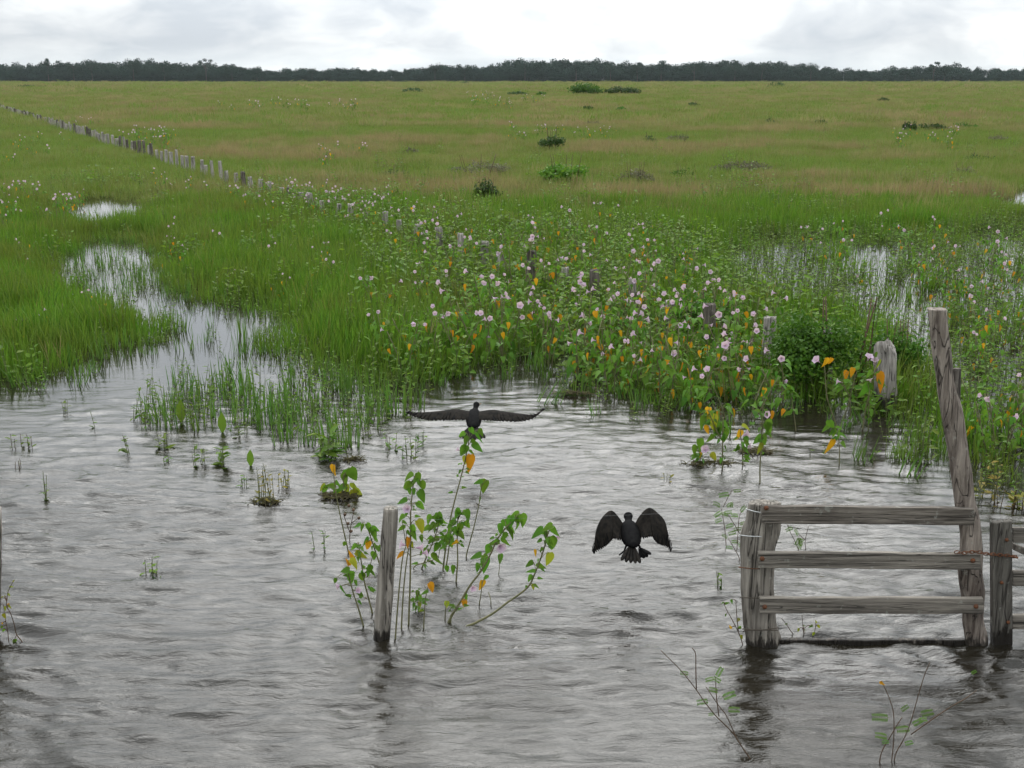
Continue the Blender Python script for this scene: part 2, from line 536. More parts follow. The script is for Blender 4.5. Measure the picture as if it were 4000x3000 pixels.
# ------------------------------------------------------------------ scene helpers
def tag(o, label=None, cat=None, group=None, kind=None):
    if label:
        o['label'] = label
    if cat:
        o['category'] = cat
    if group:
        o['group'] = group
    if kind:
        o['kind'] = kind
    return o


def obj(name, me, parent=None, loc=(0, 0, 0)):
    o = bpy.data.objects.new(name, me)
    o.location = loc
    COL.objects.link(o)
    if parent is not None:
        o.parent = parent
    return o


def thing(name, label, cat, loc=(0, 0, 0), rz=0.0, group=None):
    o = bpy.data.objects.new(name, None)
    o.empty_display_size = 0.1
    o.location = loc
    o.rotation_euler = (0, 0, rz)
    COL.objects.link(o)
    return tag(o, label, cat, group)


def copy_thing(root, loc, rz, sc, label, group):
    r = root.copy()
    COL.objects.link(r)
    r.location = loc
    r.rotation_euler = (0, 0, rz)
    r.scale = (sc, sc, sc)
    r['label'] = label
    if group:
        r['group'] = group
    for ch in root.children:
        c_ = ch.copy()
        COL.objects.link(c_)
        c_.parent = r
    return r


def grid_mesh(name, X, Y, Z, mat, attrs):
    ny, nx = X.shape
    V = np.stack([X.ravel(), Y.ravel(), Z.ravel()], 1)
    i = np.arange((ny - 1) * (nx - 1))
    r, c_ = i // (nx - 1), i % (nx - 1)
    a = r * nx + c_
    F = np.stack([a, a + 1, a + nx + 1, a + nx], 1)
    me = bpy.data.meshes.new(name)
    me.vertices.add(len(V))
    me.vertices.foreach_set('co', V.astype(np.float32).ravel())
    me.loops.add(F.size)
    me.loops.foreach_set('vertex_index', F.ravel().astype(np.int32))
    me.polygons.add(len(F))
    me.polygons.foreach_set('loop_start', np.arange(0, F.size, 4, dtype=np.int32))
    me.polygons.foreach_set('use_smooth', np.ones(len(F), bool))
    me.materials.append(mat)
    for k, v in attrs.items():
        at_ = me.attributes.new(k, 'FLOAT', 'POINT')
        at_.data.foreach_set('value', v.astype(np.float32).ravel())
    me.update()
    me.validate()
    return me


# ------------------------------------------------------------------ ground
ys = np.concatenate([np.linspace(-20, 3, 12)[:-1], 3 * np.exp(np.linspace(0, math.log(1300 / 3), 400))])
ss = np.concatenate([[-6, -4, -2.5, -1.8], np.linspace(-1.25, 1.25, 361), [1.8, 2.5, 4, 6]])
YY, SS = np.meshgrid(ys, ss, indexing='ij')
XX = SS * (0.5 * np.maximum(YY, 0) + 6)
wm = water_mask(XX, YY)
fl = sdist(P_FLOOD, XX, YY)
bumpz = 0.05 * fbm(XX * 0.7, YY * 0.7, 3)
wm = wm + 0.55
ZZ = np.where(wm > 0, -0.35 * np.clip(wm / 0.6, 0, 1), 0.05 * np.clip(-wm / 0.35, 0, 1) + np.clip(bumpz, -0.03, 0.08) * np.clip(-wm / 1.0, 0, 1))
ZZ = np.where(fl > -0.3, np.minimum(ZZ, -0.18 * np.clip((fl + 0.3) / 0.5, 0, 1) + 0.02), ZZ)
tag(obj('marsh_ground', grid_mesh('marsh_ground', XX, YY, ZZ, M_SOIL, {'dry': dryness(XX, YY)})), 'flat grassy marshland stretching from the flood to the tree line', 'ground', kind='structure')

# ------------------------------------------------------------------ water
xs = np.concatenate([[-90, -50, -30, -20, -14, -10, -8, -7], np.arange(-6, 6.001, 0.04), [7, 8, 10, 14, 20, 30, 50, 90]])
yw = np.concatenate([[-60, -30, -15, -6, -1, 1.5, 2.6, 3.0], np.arange(3.3, 8.0, 0.022), np.arange(8.0, 13.0, 0.035), [13.3, 13.8, 15, 17, 20, 26, 40, 80]])
YW, XW = np.meshgrid(yw, xs, indexing='ij')
# ruffled in the open current, calm in the lee of the banks and far channel
gust = 0.92 + 0.45 * fbm(XW * 0.45 + 4, YW * 0.8, 3)
far_calm = 1 - 0.82 * sstep(8.4, 12.5, YW - 0.30 * XW)
bank_calm = 0.25 + 0.75 * sstep(0.0, 1.6, water_mask(XW, YW))
ruff = np.clip(gust, 0.5, 1.35) * far_calm * bank_calm
edge = np.clip((6 - np.abs(XW)) / 1.0, 0, 1) * np.clip((YW - 3.3) / 0.4, 0, 1) * np.clip((13 - YW) / 2.0, 0, 1)


WAVE = 2.05


def ridged(v):
    return 1 - 2 * np.abs(v)


wx = XW + 0.30 * fbm(XW * 0.8, YW * 1.0, 2)
wy = YW + 0.20 * fbm(XW * 0.55 + 5, YW * 1.1, 2) + 0.10 * XW
# long crests lying across the view, sharper on top than in the trough
hw = (0.008 * perlin(wx * 0.8, wy * 2.4) + 0.0085 * ridged(perlin(wx * 1.6 + 3, wy * 5.4)) + 0.0085 * perlin(wx * 2.6, wy * 9.0 + 0.3 * XW)
      + 0.0070 * ridged(perlin(wx * 3.9 + 7, wy * 12.5)) + 0.0050 * perlin(wx * 7.5 + 2, wy * 19.0))
ZW = WAVE * hw * ruff * edge
# wakes where the current parts round the posts
for (cx, cy, amp) in ((-0.67, 5.5, 0.008), (1.25, 5.44, 0.005), (2.33, 5.44, 0.005), (2.55, 5.45, 0.004)):
    dx, dy = XW - cx, YW - cy
    rr = np.hypot(dx, dy * 1.2)
    ZW += amp * np.exp(-(rr / 0.55) ** 2) * np.cos(rr * 34 - 1.0) * edge
tag(obj('flood_water', grid_mesh('flood_water', XW, YW, ZW, M_WATER, {'ruffle': ruff})), 'dark rippled flood water reflecting the overcast sky', 'water', kind='structure')

# ------------------------------------------------------------------ scattered grass and herbs (uncountable)
def scatter(name, protos, pts, rotz, scl, mats_label, cat, extra=None, tilt=0.12, prefix=None):
    """one object that plants clumps of grass on its points"""
    col = bpy.data.collections.new(name + '_clumps')
    for i, me in enumerate(protos):
        col.objects.link(bpy.data.objects.new('%s_clump_%02d' % (name, i), me))
    n = len(pts)
    me = bpy.data.meshes.new(name)
    me.vertices.add(n)
    me.vertices.foreach_set('co', np.asarray(pts, np.float32).ravel())
    rot = np.stack([RNG.normal(0, tilt, n), RNG.normal(0, tilt, n), rotz], 1)
    a = me.attributes.new('rot', 'FLOAT_VECTOR', 'POINT')
    a.data.foreach_set('vector', rot.astype(np.float32).ravel())
    a = me.attributes.new('scl', 'FLOAT_VECTOR', 'POINT')
    a.data.foreach_set('vector', np.asarray(scl, np.float32).ravel())
    a = me.attributes.new('idx', 'INT', 'POINT')
    a.data.foreach_set('value', RNG.integers(0, len(protos), n).astype(np.int32))
    for k, v in (extra or {}).items():
        a = me.attributes.new(k, 'FLOAT', 'POINT')
        a.data.foreach_set('value', v.astype(np.float32))
    a = me.attributes.new('rnd', 'FLOAT', 'POINT')
    a.data.foreach_set('value', RNG.random(n).astype(np.float32))
    o = obj(name, me)
    ng = bpy.data.node_groups.new(name, 'GeometryNodeTree')
    ng.interface.new_socket('Geometry', in_out='INPUT', socket_type='NodeSocketGeometry')
    ng.interface.new_socket('Geometry', in_out='OUTPUT', socket_type='NodeSocketGeometry')
    N, L = ng.nodes.new, ng.links.new
    gi, go = N('NodeGroupInput'), N('NodeGroupOutput')
    ci = N('GeometryNodeCollectionInfo')
    ci.inputs['Collection'].default_value = col
    ci.inputs['Separate Children'].default_value = True
    ci.inputs['Reset Children'].default_value = True
    ip = N('GeometryNodeInstanceOnPoints')
    ip.inputs['Pick Instance'].default_value = True

    def attr(nm, dt):
        q = N('GeometryNodeInputNamedAttribute')
        q.data_type = dt
        q.inputs['Name'].default_value = nm
        return q.outputs['Attribute']
    L(gi.outputs[0], ip.inputs['Points'])
    L(ci.outputs[0], ip.inputs['Instance'])
    L(attr('idx', 'INT'), ip.inputs['Instance Index'])
    er = N('FunctionNodeEulerToRotation')
    L(attr('rot', 'FLOAT_VECTOR'), er.inputs[0])
    L(er.outputs[0], ip.inputs['Rotation'])
    L(attr('scl', 'FLOAT_VECTOR'), ip.inputs['Scale'])
    L(ip.outputs[0], go.inputs[0])
    md = o.modifiers.new('planting', 'NODES')
    md.node_group = ng
    return tag(o, mats_label, cat, kind='stuff')


def blade(mb, x, y, h, w, lean, az, tint, curve=1.6):
    """one grass blade, three segments, curving over"""
    dx, dy = math.cos(az), math.sin(az)
    px_, py_ = -dy, dx
    V = []
    for t in (0.0, 0.4, 0.75):
        o = lean * h * t ** curve
        ww = w * (1 - 0.55 * t) * 0.5
        c = (x + dx * o, y + dy * o, h * t * (1 - 0.18 * lean * t))
        V += [(c[0] - px_ * ww, c[1] - py_ * ww, c[2]), (c[0] + px_ * ww, c[1] + py_ * ww, c[2])]
    o = lean * h
    V.append((x + dx * o, y + dy * o, h * (1 - 0.18 * lean)))
    mb.add(V, [(0, 1, 3, 2), (2, 3, 5, 4), (4, 5, 6)], 0, tint)


def grass_clump(name, n, rad, h0, h1, w, mat, lean=0.35, seed=0.0, seedcol=0):
    mb = MB()
    for _ in range(n):
        r, a = rad * math.sqrt(random.random()), random.random() * 6.283
        h = random.uniform(h0, h1)
        blade(mb, r * math.cos(a), r * math.sin(a), h, w * random.uniform(0.7, 1.3), random.uniform(0.05, lean), random.random() * 6.283, random.random())
    return mb.mesh(name, [mat])


def herb_clump(name, nst, rad, h0, h1, lw, mats, nl=9, wide=0.42, lean=0.25):
    """upright stalks with alternate pointed leaves"""
    mb = MB()
    for _ in range(nst):
        r, a = rad * math.sqrt(random.random()), random.random() * 6.283
        h = random.uniform(h0, h1)
        la, az = random.uniform(0.0, lean), random.random() * 6.283
        base = np.array((r * math.cos(a), r * math.sin(a), -0.12))
        top = base + np.array((math.cos(az) * la * h, math.sin(az) * la * h, h + 0.12))
        pts = [base, base * 0.55 + top * 0.45 + np.array((0, 0, 0.02)), top]
        tube(mb, pts, 0.0042, 0.002, 3, 1, cap=False)
        tint = random.random()
        k = max(3, int(nl * h / h1))
        for i in range(k):
            t = 0.22 + 0.78 * (i + 0.5) / k
            p = base * (1 - t) + top * t
            aa = random.random() * 6.283
            L = lw * random.uniform(0.6, 1.25) * (1.1 - 0.4 * t)
            d = np.array((math.cos(aa), math.sin(aa), random.uniform(-0.25, 0.75)))
            M = frame_to(d, random.uniform(-0.5, 0.5))
            w = wide * 0.5
            Vv = np.array([(0, 0, 0), (w, 0.38, 0.06), (w * 0.62, 0.72, 0.0), (0, 1, -0.12), (-w * 0.62, 0.72, 0), (-w, 0.38, 0.06), (0, 0.45, -0.03)]) * L
            mb.add(p + Vv @ M.T, [(0, 1, 6), (1, 2, 6), (2, 3, 6), (3, 4, 6), (4, 5, 6), (5, 0, 6)], 0, min(1, max(0, tint + random.uniform(-0.3, 0.3))))
    return mb.mesh(name, mats)


def jitter_grid(x0, x1, y0, y1, sp_):
    gx, gy = np.meshgrid(np.arange(x0, x1, sp_), np.arange(y0, y1, sp_))
    gx = gx.ravel() + RNG.uniform(-0.5, 0.5, gx.size) * sp_
    gy = gy.ravel() + RNG.uniform(-0.5, 0.5, gy.size) * sp_
    return gx, gy


def in_view(x, y, mx=1.22, add=2.0):
    return np.abs(x) < 0.435 * mx * y + add


def ground_z(x, y):
    wmv = water_mask(x, y) + 0.5
    flv = sdist(P_FLOOD, x, y)
    z = np.where(wmv > 0, -0.06, 0.03 * np.clip(-wmv / 0.35, 0, 1))
    return np.where(flv > -0.1, -0.06, z)


bank_p = [grass_clump('lush_grass_clump', 46, 0.22, 0.16, 0.40, 0.011, M_BANK, 0.45) for _ in range(5)]
x, y = jitter_grid(-12, 12, 7.5, 27, 0.19)
wm = water_mask(x, y) + 0.42 * fbm(x * 1.5, y * 1.5, 4)
fl = sdist(P_FLOOD, x, y) + 0.5 * fbm(x * 0.9, y * 0.9, 2)
right = sstep(19, 30, y + 4.5 * fbm(x * 0.25, y * 0.35, 3)) * sstep(-1, 1, x - fence_x(y))
thin = np.clip(sdist(world_poly([(1500, 1000), (2300, 800), (2900, 1000), (3100, 1250), (3600, 1400), (3700, 1800), (2950, 1650), (2400, 1600), (1800, 1500)]), x, y) / 0.6, 0, 1)
keep = (wm < 0.02) & in_view(x, y) & ((fl < 0.0) | (RNG.random(x.size) < 0.06)) & (RNG.random(x.size) > right * 0.8) & (RNG.random(x.size) > thin * 0.5)
x, y = x[keep], y[keep]
sc = 0.85 + 0.35 * fbm(x * 0.5, y * 0.5, 3) + 0.4 * fbm(x * 2.2, y * 2.2, 2) + RNG.uniform(-0.2, 0.35, x.size)
sc = np.clip(sc * (1 - 0.25 * thin[keep]) * np.clip(0.62 + np.clip(-wm[keep], 0, 1) / 1.6, 0.6, 1), 0.42, 1.3)
dr = np.clip(0.0 + RNG.normal(0, 0.12, x.size) + 0.55 * fbm(x * 0.45 + 3, y * 0.6, 3) + 0.03 * np.clip(y - 14, 0, 20) * (x < fence_x(y)), 0, 0.8)
scatter('bank_grass', bank_p, np.stack([x, y, ground_z(x, y)], 1), RNG.uniform(0, 6.28, x.size), np.stack([sc, sc, sc], 1),
        'lush green grass growing along the banks of the flood channel', 'grass', {'dry': dr})

mid_p = [grass_clump('field_grass_clump', 80, 0.42, 0.12, 0.34, 0.014, M_FIELD, 0.5) for _ in range(5)]
x, y = jitter_grid(-48, 48, 20, 72, 0.40)
wm = water_mask(x, y)
fl = sdist(P_FLOOD, x, y) + 0.8 * fbm(x * 0.8, y * 0.8, 2)
right = sstep(19, 30, y + 4.5 * fbm(x * 0.25, y * 0.35, 3)) * sstep(-1, 1, x - fence_x(y))
keep = (wm < -0.1) & in_view(x, y) & (fl < 0.2) & ((RNG.random(x.size) < right) | (y > 26))
x, y = x[keep], y[keep]
sc = np.clip(0.95 + 0.5 * fbm(x * 0.22, y * 0.45, 3) + RNG.uniform(-0.15, 0.2, x.size), 0.45, 1.7)
dr = np.clip(dryness(x, y) + RNG.normal(0, 0.13, x.size), 0, 1)
sz = sc * (0.8 + 0.5 * dr)
scatter('field_grass', mid_p, np.stack([x, y, ground_z(x, y)], 1), RNG.uniform(0, 6.28, x.size), np.stack([sc, sc, sz], 1),
        'olive and tan seeding grass covering the middle of the marsh', 'grass', {'dry': dr})

far_p = [grass_clump('far_grass_clump', 170, 1.3, 0.14, 0.36, 0.035, M_FIELD, 0.5) for _ in range(4)]
x, y = jitter_grid(-140, 140, 68, 235, 1.45)
keep = in_view(x, y, 1.2, 4)
x, y = x[keep], y[keep]
sc = np.clip(1.0 + 0.4 * fbm(x * 0.1, y * 0.25, 3) + RNG.uniform(-0.15, 0.2, x.size), 0.5, 1.6)
dr = np.clip(dryness(x, y) + RNG.normal(0, 0.1, x.size), 0, 1)
scatter('distant_grass', far_p, np.stack([x, y, x * 0 + 0.03], 1), RNG.uniform(0, 6.28, x.size), np.stack([sc, sc, sc], 1),
        'distant olive grass of the marsh plain', 'grass', {'dry': dr})
vfar_p = [grass_clump('plain_grass_clump', 220, 4.2, 0.14, 0.40, 0.12, M_FIELD, 0.5) for _ in range(3)]
x, y = jitter_grid(-420, 420, 228, 790, 4.8)
keep = in_view(x, y, 1.2, 6)
x, y = x[keep], y[keep]
sc = RNG.uniform(0.8, 1.3, x.size)
dr = np.clip(dryness(x, y) + RNG.normal(0, 0.1, x.size), 0, 1)
scatter('horizon_grass', vfar_p, np.stack([x, y, x * 0 + 0.03], 1), RNG.uniform(0, 6.28, x.size), np.stack([sc, sc, sc], 1),
        'pale green grass of the plain in front of the tree line', 'grass', {'dry': dr})

# taller brown seeding tussocks in the drier strips
tus_p = [grass_clump('tussock_clump', 60, 0.30, 0.25, 0.55, 0.010, M_FIELD, 0.5) for _ in range(4)]
x, y = jitter_grid(-30, 45, 22, 90, 0.75)
keep = in_view(x, y) & (x > fence_x(y) + 1) & (dryness(x, y) > 0.52) & (water_mask(x, y) < -0.3) & (sdist(P_FLOOD, x, y) < -0.5) & (RNG.random(x.size) < 0.55)
x, y = x[keep], y[keep]
sc = RNG.uniform(0.7, 1.2, x.size)
scatter('brown_tussocks', tus_p, np.stack([x, y, x * 0 + 0.02], 1), RNG.uniform(0, 6.28, x.size), np.stack([sc, sc, sc], 1),
        'taller brown seeding tussocks in the drier strips of the marsh', 'grass', {'dry': np.clip(RNG.normal(0.95, 0.15, x.size), 0.5, 1.25)})

# broad-leaved herbs dotted through the field
fh_p = [herb_clump('field_herb_clump', 6, 0.28, 0.2, 0.5, 0.10, [M_HERB, M_STALK], 8, 0.5) for _ in range(4)]
x, y = jitter_grid(-45, 48, 22, 110, 0.8)
dn = fbm(x * 0.16 + 40, y * 0.22, 3)
keep = in_view(x, y) & (water_mask(x, y) < -0.4) & (sdist(P_FLOOD, x, y) < -0.2) & (RNG.random(x.size) < np.clip(0.06 + 0.9 * dn, 0.03, 0.6))
x, y = x[keep], y[keep]
sc = RNG.uniform(0.6, 1.3, x.size)
scatter('field_herbs', fh_p, np.stack([x, y, x * 0 + 0.02], 1), RNG.uniform(0, 6.28, x.size), np.stack([sc, sc, sc], 1),
        'broad-leaved green herbs dotted through the field grass', 'herbs')

# flooded herb meadow on the right, glints of water between the stalks
herb_p = [herb_clump('meadow_herb_clump', 7, 0.20, 0.18, 0.46, 0.08, [M_HERB, M_STALK]) for _ in range(5)]
x, y = jitter_grid(0, 16, 8, 27, 0.24)
fl = sdist(P_FLOOD, x, y)
dens = 0.46 + 1.1 * fbm(x * 0.6, y * 0.8, 3) - 0.16 * np.exp(-((y - 16.0) / 3.0) ** 2)
keep = (fl > -0.2) & in_view(x, y) & (RNG.random(x.size) < dens) & (sdist(P_WATER, x, y) < 0.1)
x, y = x[keep], y[keep]
sc = RNG.uniform(0.6, 1.15, x.size)
scatter('flooded_herbs', herb_p, np.stack([x, y, x * 0 - 0.05], 1), RNG.uniform(0, 6.28, x.size), np.stack([sc, sc, sc], 1),
        'leafy green herbs standing in shallow water on the right', 'herbs')

# mixed weeds and taller stems scattered over the grass banks
weed_p = [herb_clump('bank_weed_clump', 4, 0.16, 0.2, 0.5, 0.07, [M_HERB, M_STALK], 8, 0.4, 0.4) for _ in range(4)] + [grass_clump('bank_stem_clump', 9, 0.12, 0.3, 0.6, 0.009, M_BANKTALL, 0.5) for _ in range(3)]
x, y = jitter_grid(-12, 8, 8, 34, 0.33)
wmv = water_mask(x, y)
keep = (wmv < -0.05) & in_view(x, y) & (sdist(P_FLOOD, x, y) < 0) & (RNG.random(x.size) < np.clip(0.30 + 0.8 * fbm(x * 0.6 + 21, y * 0.6, 3), 0.05, 0.9))
x, y = x[keep], y[keep]
sc = RNG.uniform(0.5, 1.1, x.size)
scatter('bank_weeds', weed_p, np.stack([x, y, ground_z(x, y)], 1), RNG.uniform(0, 6.28, x.size), np.stack([sc, sc, sc], 1),
        'mixed weeds and taller stems scattered over the grassy banks', 'weeds', {'dry': np.clip(RNG.normal(0.3, 0.3, x.size), 0, 1)}, tilt=0.2)

# leafy undergrowth mixed into the flowering thicket and banks
und_p = [herb_clump('undergrowth_clump', 6, 0.20, 0.2, 0.5, 0.11, [M_HERB, M_STALK], 8, 0.55) for _ in range(5)]
P_THICK = world_poly([(1000, 760), (1500, 850), (1900, 900), (2400, 890), (2780, 970), (2900, 1120), (3200, 1240), (3500, 1350), (3560, 1620), (3350, 1640), (3000, 1580),
                      (2700, 1600), (2300, 1530), (2130, 1420), (1900, 1430), (1700, 1490), (1400, 1480), (1450, 1250), (1400, 1000), (1150, 900), (900, 800)])
x, y = jitter_grid(-10, 6, 8.5, 32, 0.26)
keep = (sdist(P_THICK, x, y) + 0.4 * fbm(x, y, 2) > 0) & (water_mask(x, y) < 0.05) & (RNG.random(x.size) < np.clip(0.55 + 0.8 * fbm(x * 0.7 + 4, y * 0.7, 2), 0.15, 0.9))
x2, y2 = jitter_grid(-12, 12, 8, 32, 0.5)
k2 = (water_mask(x2, y2) < 0.0) & in_view(x2, y2) & (fbm(x2 * 0.4 + 8, y2 * 0.6, 2) > 0.22)
x, y = np.concatenate([x[keep], x2[k2]]), np.concatenate([y[keep], y2[k2]])
sc = RNG.uniform(0.6, 1.25, x.size)
scatter('thicket_undergrowth', und_p, np.stack([x, y, ground_z(x, y)], 1), RNG.uniform(0, 6.28, x.size), np.stack([sc, sc, sc], 1),
        'broad-leaved green undergrowth between the flowering bushes', 'undergrowth')

# emergent reeds in the middle of the flood
reed_p = [grass_clump('reed_clump', 12, 0.13, 0.14, 0.36, 0.011, M_REED, 0.4) for _ in range(5)] + \
         [herb_clump('reed_herb_clump', 5, 0.12, 0.12, 0.32, 0.065, [M_HERB, M_STALK], 8, 0.42) for _ in range(6)]
x, y = jitter_grid(-6, 1, 8, 13, 0.135)
sd = sdist(P_REED, x, y)
keep = (sd + 0.3 * fbm(x * 1.2, y * 1.2, 2) > 0.0) & (RNG.random(x.size) < 0.72 + 0.8 * fbm(x * 1.1 + 2, y * 1.1, 2))
x, y = x[keep], y[keep]
sc = RNG.uniform(0.6, 1.2, x.size)
scatter('water_reeds', reed_p, np.stack([x, y, x * 0 - 0.02], 1), RNG.uniform(0, 6.28, x.size), np.stack([sc, sc, sc], 1),
        'thin green reeds standing in open water left of centre', 'reeds', tilt=0.08)
# thin fringe of stems straggling out from the banks
x, y = jitter_grid(-9, 7, 7.5, 17, 0.16)
wmv = water_mask(x, y)
keep = (wmv > -0.05) & (wmv < 0.8) & in_view(x, y) & (RNG.random(x.size) < 0.8 * np.exp(-np.clip(wmv, 0, 1) / 0.28)) & (sdist(P_POND, x, y) < -0.2)
x, y = x[keep], y[keep]
sc = RNG.uniform(0.5, 1.0, x.size)
scatter('bank_fringe', reed_p, np.stack([x, y, x * 0 - 0.02], 1), RNG.uniform(0, 6.28, x.size), np.stack([sc, sc, sc], 1),
        'straggling stems in shallow water at the edge of the banks', 'reeds', tilt=0.15)
# floating channel growth where the upper channel narrows
x, y = jitter_grid(-9, -3, 12.5, 24, 0.2)
wmv = water_mask(x, y)
keep = (wmv > 0) & (RNG.random(x.size) < np.where(y > 15.2, 0.55, 0.0))
x, y = x[keep], y[keep]
sc = RNG.uniform(0.5, 0.9, x.size)
scatter('channel_reeds', reed_p, np.stack([x, y, x * 0 - 0.02], 1), RNG.uniform(0, 6.28, x.size), np.stack([sc, sc, sc], 1),
        'sparse reeds standing in the narrow upper channel', 'reeds', tilt=0.08)

# ------------------------------------------------------------------ far forest and its trees
FOREST_Y = 820.0
PROF = [(-1200, 262), (0, 254), (170, 252), (260, 243), (350, 240), (470, 243), (560, 236), (640, 245), (740, 252), (850, 250), (960, 260), (1040, 274), (1220, 266), (1400, 270),
        (1540, 276), (1640, 268), (1740, 256), (1830, 256), (1900, 262), (1980, 246), (2020, 234), (2100, 234), (2190, 240), (2300, 240), (2450, 248), (2560, 246), (2640, 252),
        (2720, 244), (2860, 241), (3000, 246), (3090, 252), (3200, 266), (3356, 271), (3540, 264), (3640, 262), (3700, 254), (3800, 267), (4000, 270), (5200, 262)]
PX_, PY_ = np.array([q[0] for q in PROF], float), np.array([q[1] for q in PROF], float)


def leaf_blob(n, lobes, size, seed_, flat=0.75, shell=0.55):
    """crown of separate leaf clumps: quads scattered through several lobes (centre, radii)"""
    rg = np.random.default_rng(seed_)
    mb = MB()
    vol = np.array([np.prod(r) ** 0.67 for c, r in lobes])
    pick = rg.choice(len(lobes), n, p=vol / vol.sum())
    for i in range(n):
        c, r = lobes[pick[i]]
        d = rg.normal(size=3)
        d /= np.linalg.norm(d)
        rad = (shell + (1 - shell) * rg.random()) if rg.random() < 0.75 else rg.random()
        p = np.array(c) + d * np.array(r) * rad
        nrm = d + rg.normal(size=3) * 0.7
        M = frame_to(nrm, rg.random() * 6.28)
        s_ = size * rg.uniform(0.6, 1.35)
        q = np.array([(-0.5, 0, -0.22), (0.0, 0.06, -0.34), (0.5, 0, 0.05), (0.12, 0.05, 0.36), (-0.4, 0, 0.25)]) * s_
        mb.add(p + q @ M.T, [(0, 1, 2), (0, 2, 3), (0, 3, 4)], 0, min(1, max(0, 0.5 + 0.35 * rg.normal())))
    return mb


def random_lobes(rg, n, w, h, low=0.3):
    out = []
    for _ in range(n):
        a, r = rg.random() * 6.28, w * math.sqrt(rg.random()) * 0.6
        z = h * rg.uniform(low, 0.78)
        s_ = rg.uniform(0.25, 0.45)
        out.append(((r * math.cos(a), r * math.sin(a), z), (w * s_ * 1.15, w * s_ * 1.15, h * s_ * 0.62)))
    return out


forest_p = []
for i in range(6):
    rg = np.random.default_rng(100 + i)
    lobes = random_lobes(rg, 9, 0.62, 1.0, 0.1)
    forest_p.append(leaf_blob(1500, lobes, 0.062, 200 + i).mesh('forest_crown', [M_FOREST]))
fx, fy, fh = [], [], []
for row, (dy, sc_) in enumerate(((0, 0.55), (14, 0.75), (30, 0.9), (48, 1.0), (70, 1.0), (95, 1.02))):
    xx = np.arange(-640, 640, 3.8 + row * 0.7)
    xx = xx + RNG.uniform(-3, 3, xx.size)
    yy = FOREST_Y + dy + RNG.uniform(-6, 6, xx.size)
    t = yy * CP + 0.25 * CAM_H
    px = 2000 + FPX * xx / t
    top = np.interp(px, PX_, PY_)
    hgt = CAM_H + (HORIZON - top) / FPX * t
    fx.append(xx)
    fy.append(yy)
    fh.append(hgt * 1.07 * sc_ * RNG.uniform(0.80, 1.10, xx.size))
fx, fy, fh = np.concatenate(fx), np.concatenate(fy), np.concatenate(fh)
wid = np.clip(fh * RNG.uniform(0.75, 1.2, fx.size), 5.5, 14)
scatter('far_forest', forest_p, np.stack([fx, fy, fx * 0], 1), RNG.uniform(0, 6.28, fx.size), np.stack([wid, wid, fh], 1),
        'dark forest along the horizon behind the marsh', 'forest', tilt=0.03)


def far_tree(px, ytop, wpx, label, kind='round'):
    Yt = FOREST_Y - 14 + random.uniform(-4, 4)
    base = at(px, HORIZON, Yt)
    base[2] = 0.0
    k = Yt * CP / FPX
    h = CAM_H + (HORIZON - ytop) * k
    w = wpx * k
    rg = np.random.default_rng(int(px))
    t = thing('forest_tree', label, 'tree', tuple(base), random.random() * 6, group='trees rising above the far tree line')
    mb = MB()
    tube(mb, smooth_path([(0, 0, -0.3), (0.2, 0, h * 0.3), (-0.1, 0.1, h * 0.72)]), 0.035 * h * 0.6, 0.012 * h, 6)
    for q in range(5):
        a = q * 1.3 + rg.random()
        tube(mb, smooth_path([(0, 0, h * (0.4 + 0.06 * q)), (0.2 * w * math.cos(a), 0.2 * w * math.sin(a), h * (0.62 + 0.04 * q)), (0.36 * w * math.cos(a), 0.36 * w * math.sin(a), h * 0.78)], 3), 0.011 * h, 0.004 * h, 5)
    obj('trunk', mb.mesh('trunk', [M_BARK]), t)
    if kind == 'round':
        lobes = [((0, 0, h * 0.66), (w * 0.42, w * 0.42, h * 0.28))] + random_lobes(rg, 8, w * 0.62, h, 0.45)
        lobes = [(c, r) for c, r in lobes if c[2] + r[2] < h * 1.03]
        n = 1500
    elif kind == 'slim':
        lobes = [((0, 0, h * 0.55), (w * 0.4, w * 0.4, h * 0.28)), ((0, 0, h * 0.8), (w * 0.5, w * 0.5, h * 0.17)), ((w * 0.1, 0, h * 0.93), (w * 0.3, w * 0.3, h * 0.07))]
        n = 900
    else:
        lobes = []
        for q in range(6):
            a = q * 1.05 + rg.random()
            lobes.append(((0.36 * w * math.cos(a), 0.36 * w * math.sin(a), h * rg.uniform(0.72, 0.92)), (w * 0.19, w * 0.19, h * 0.07)))
        n = 600
    obj('crown', leaf_blob(n, lobes, max(0.5, h * 0.036), int(px) + 1).mesh('crown', [M_TREE]), t)


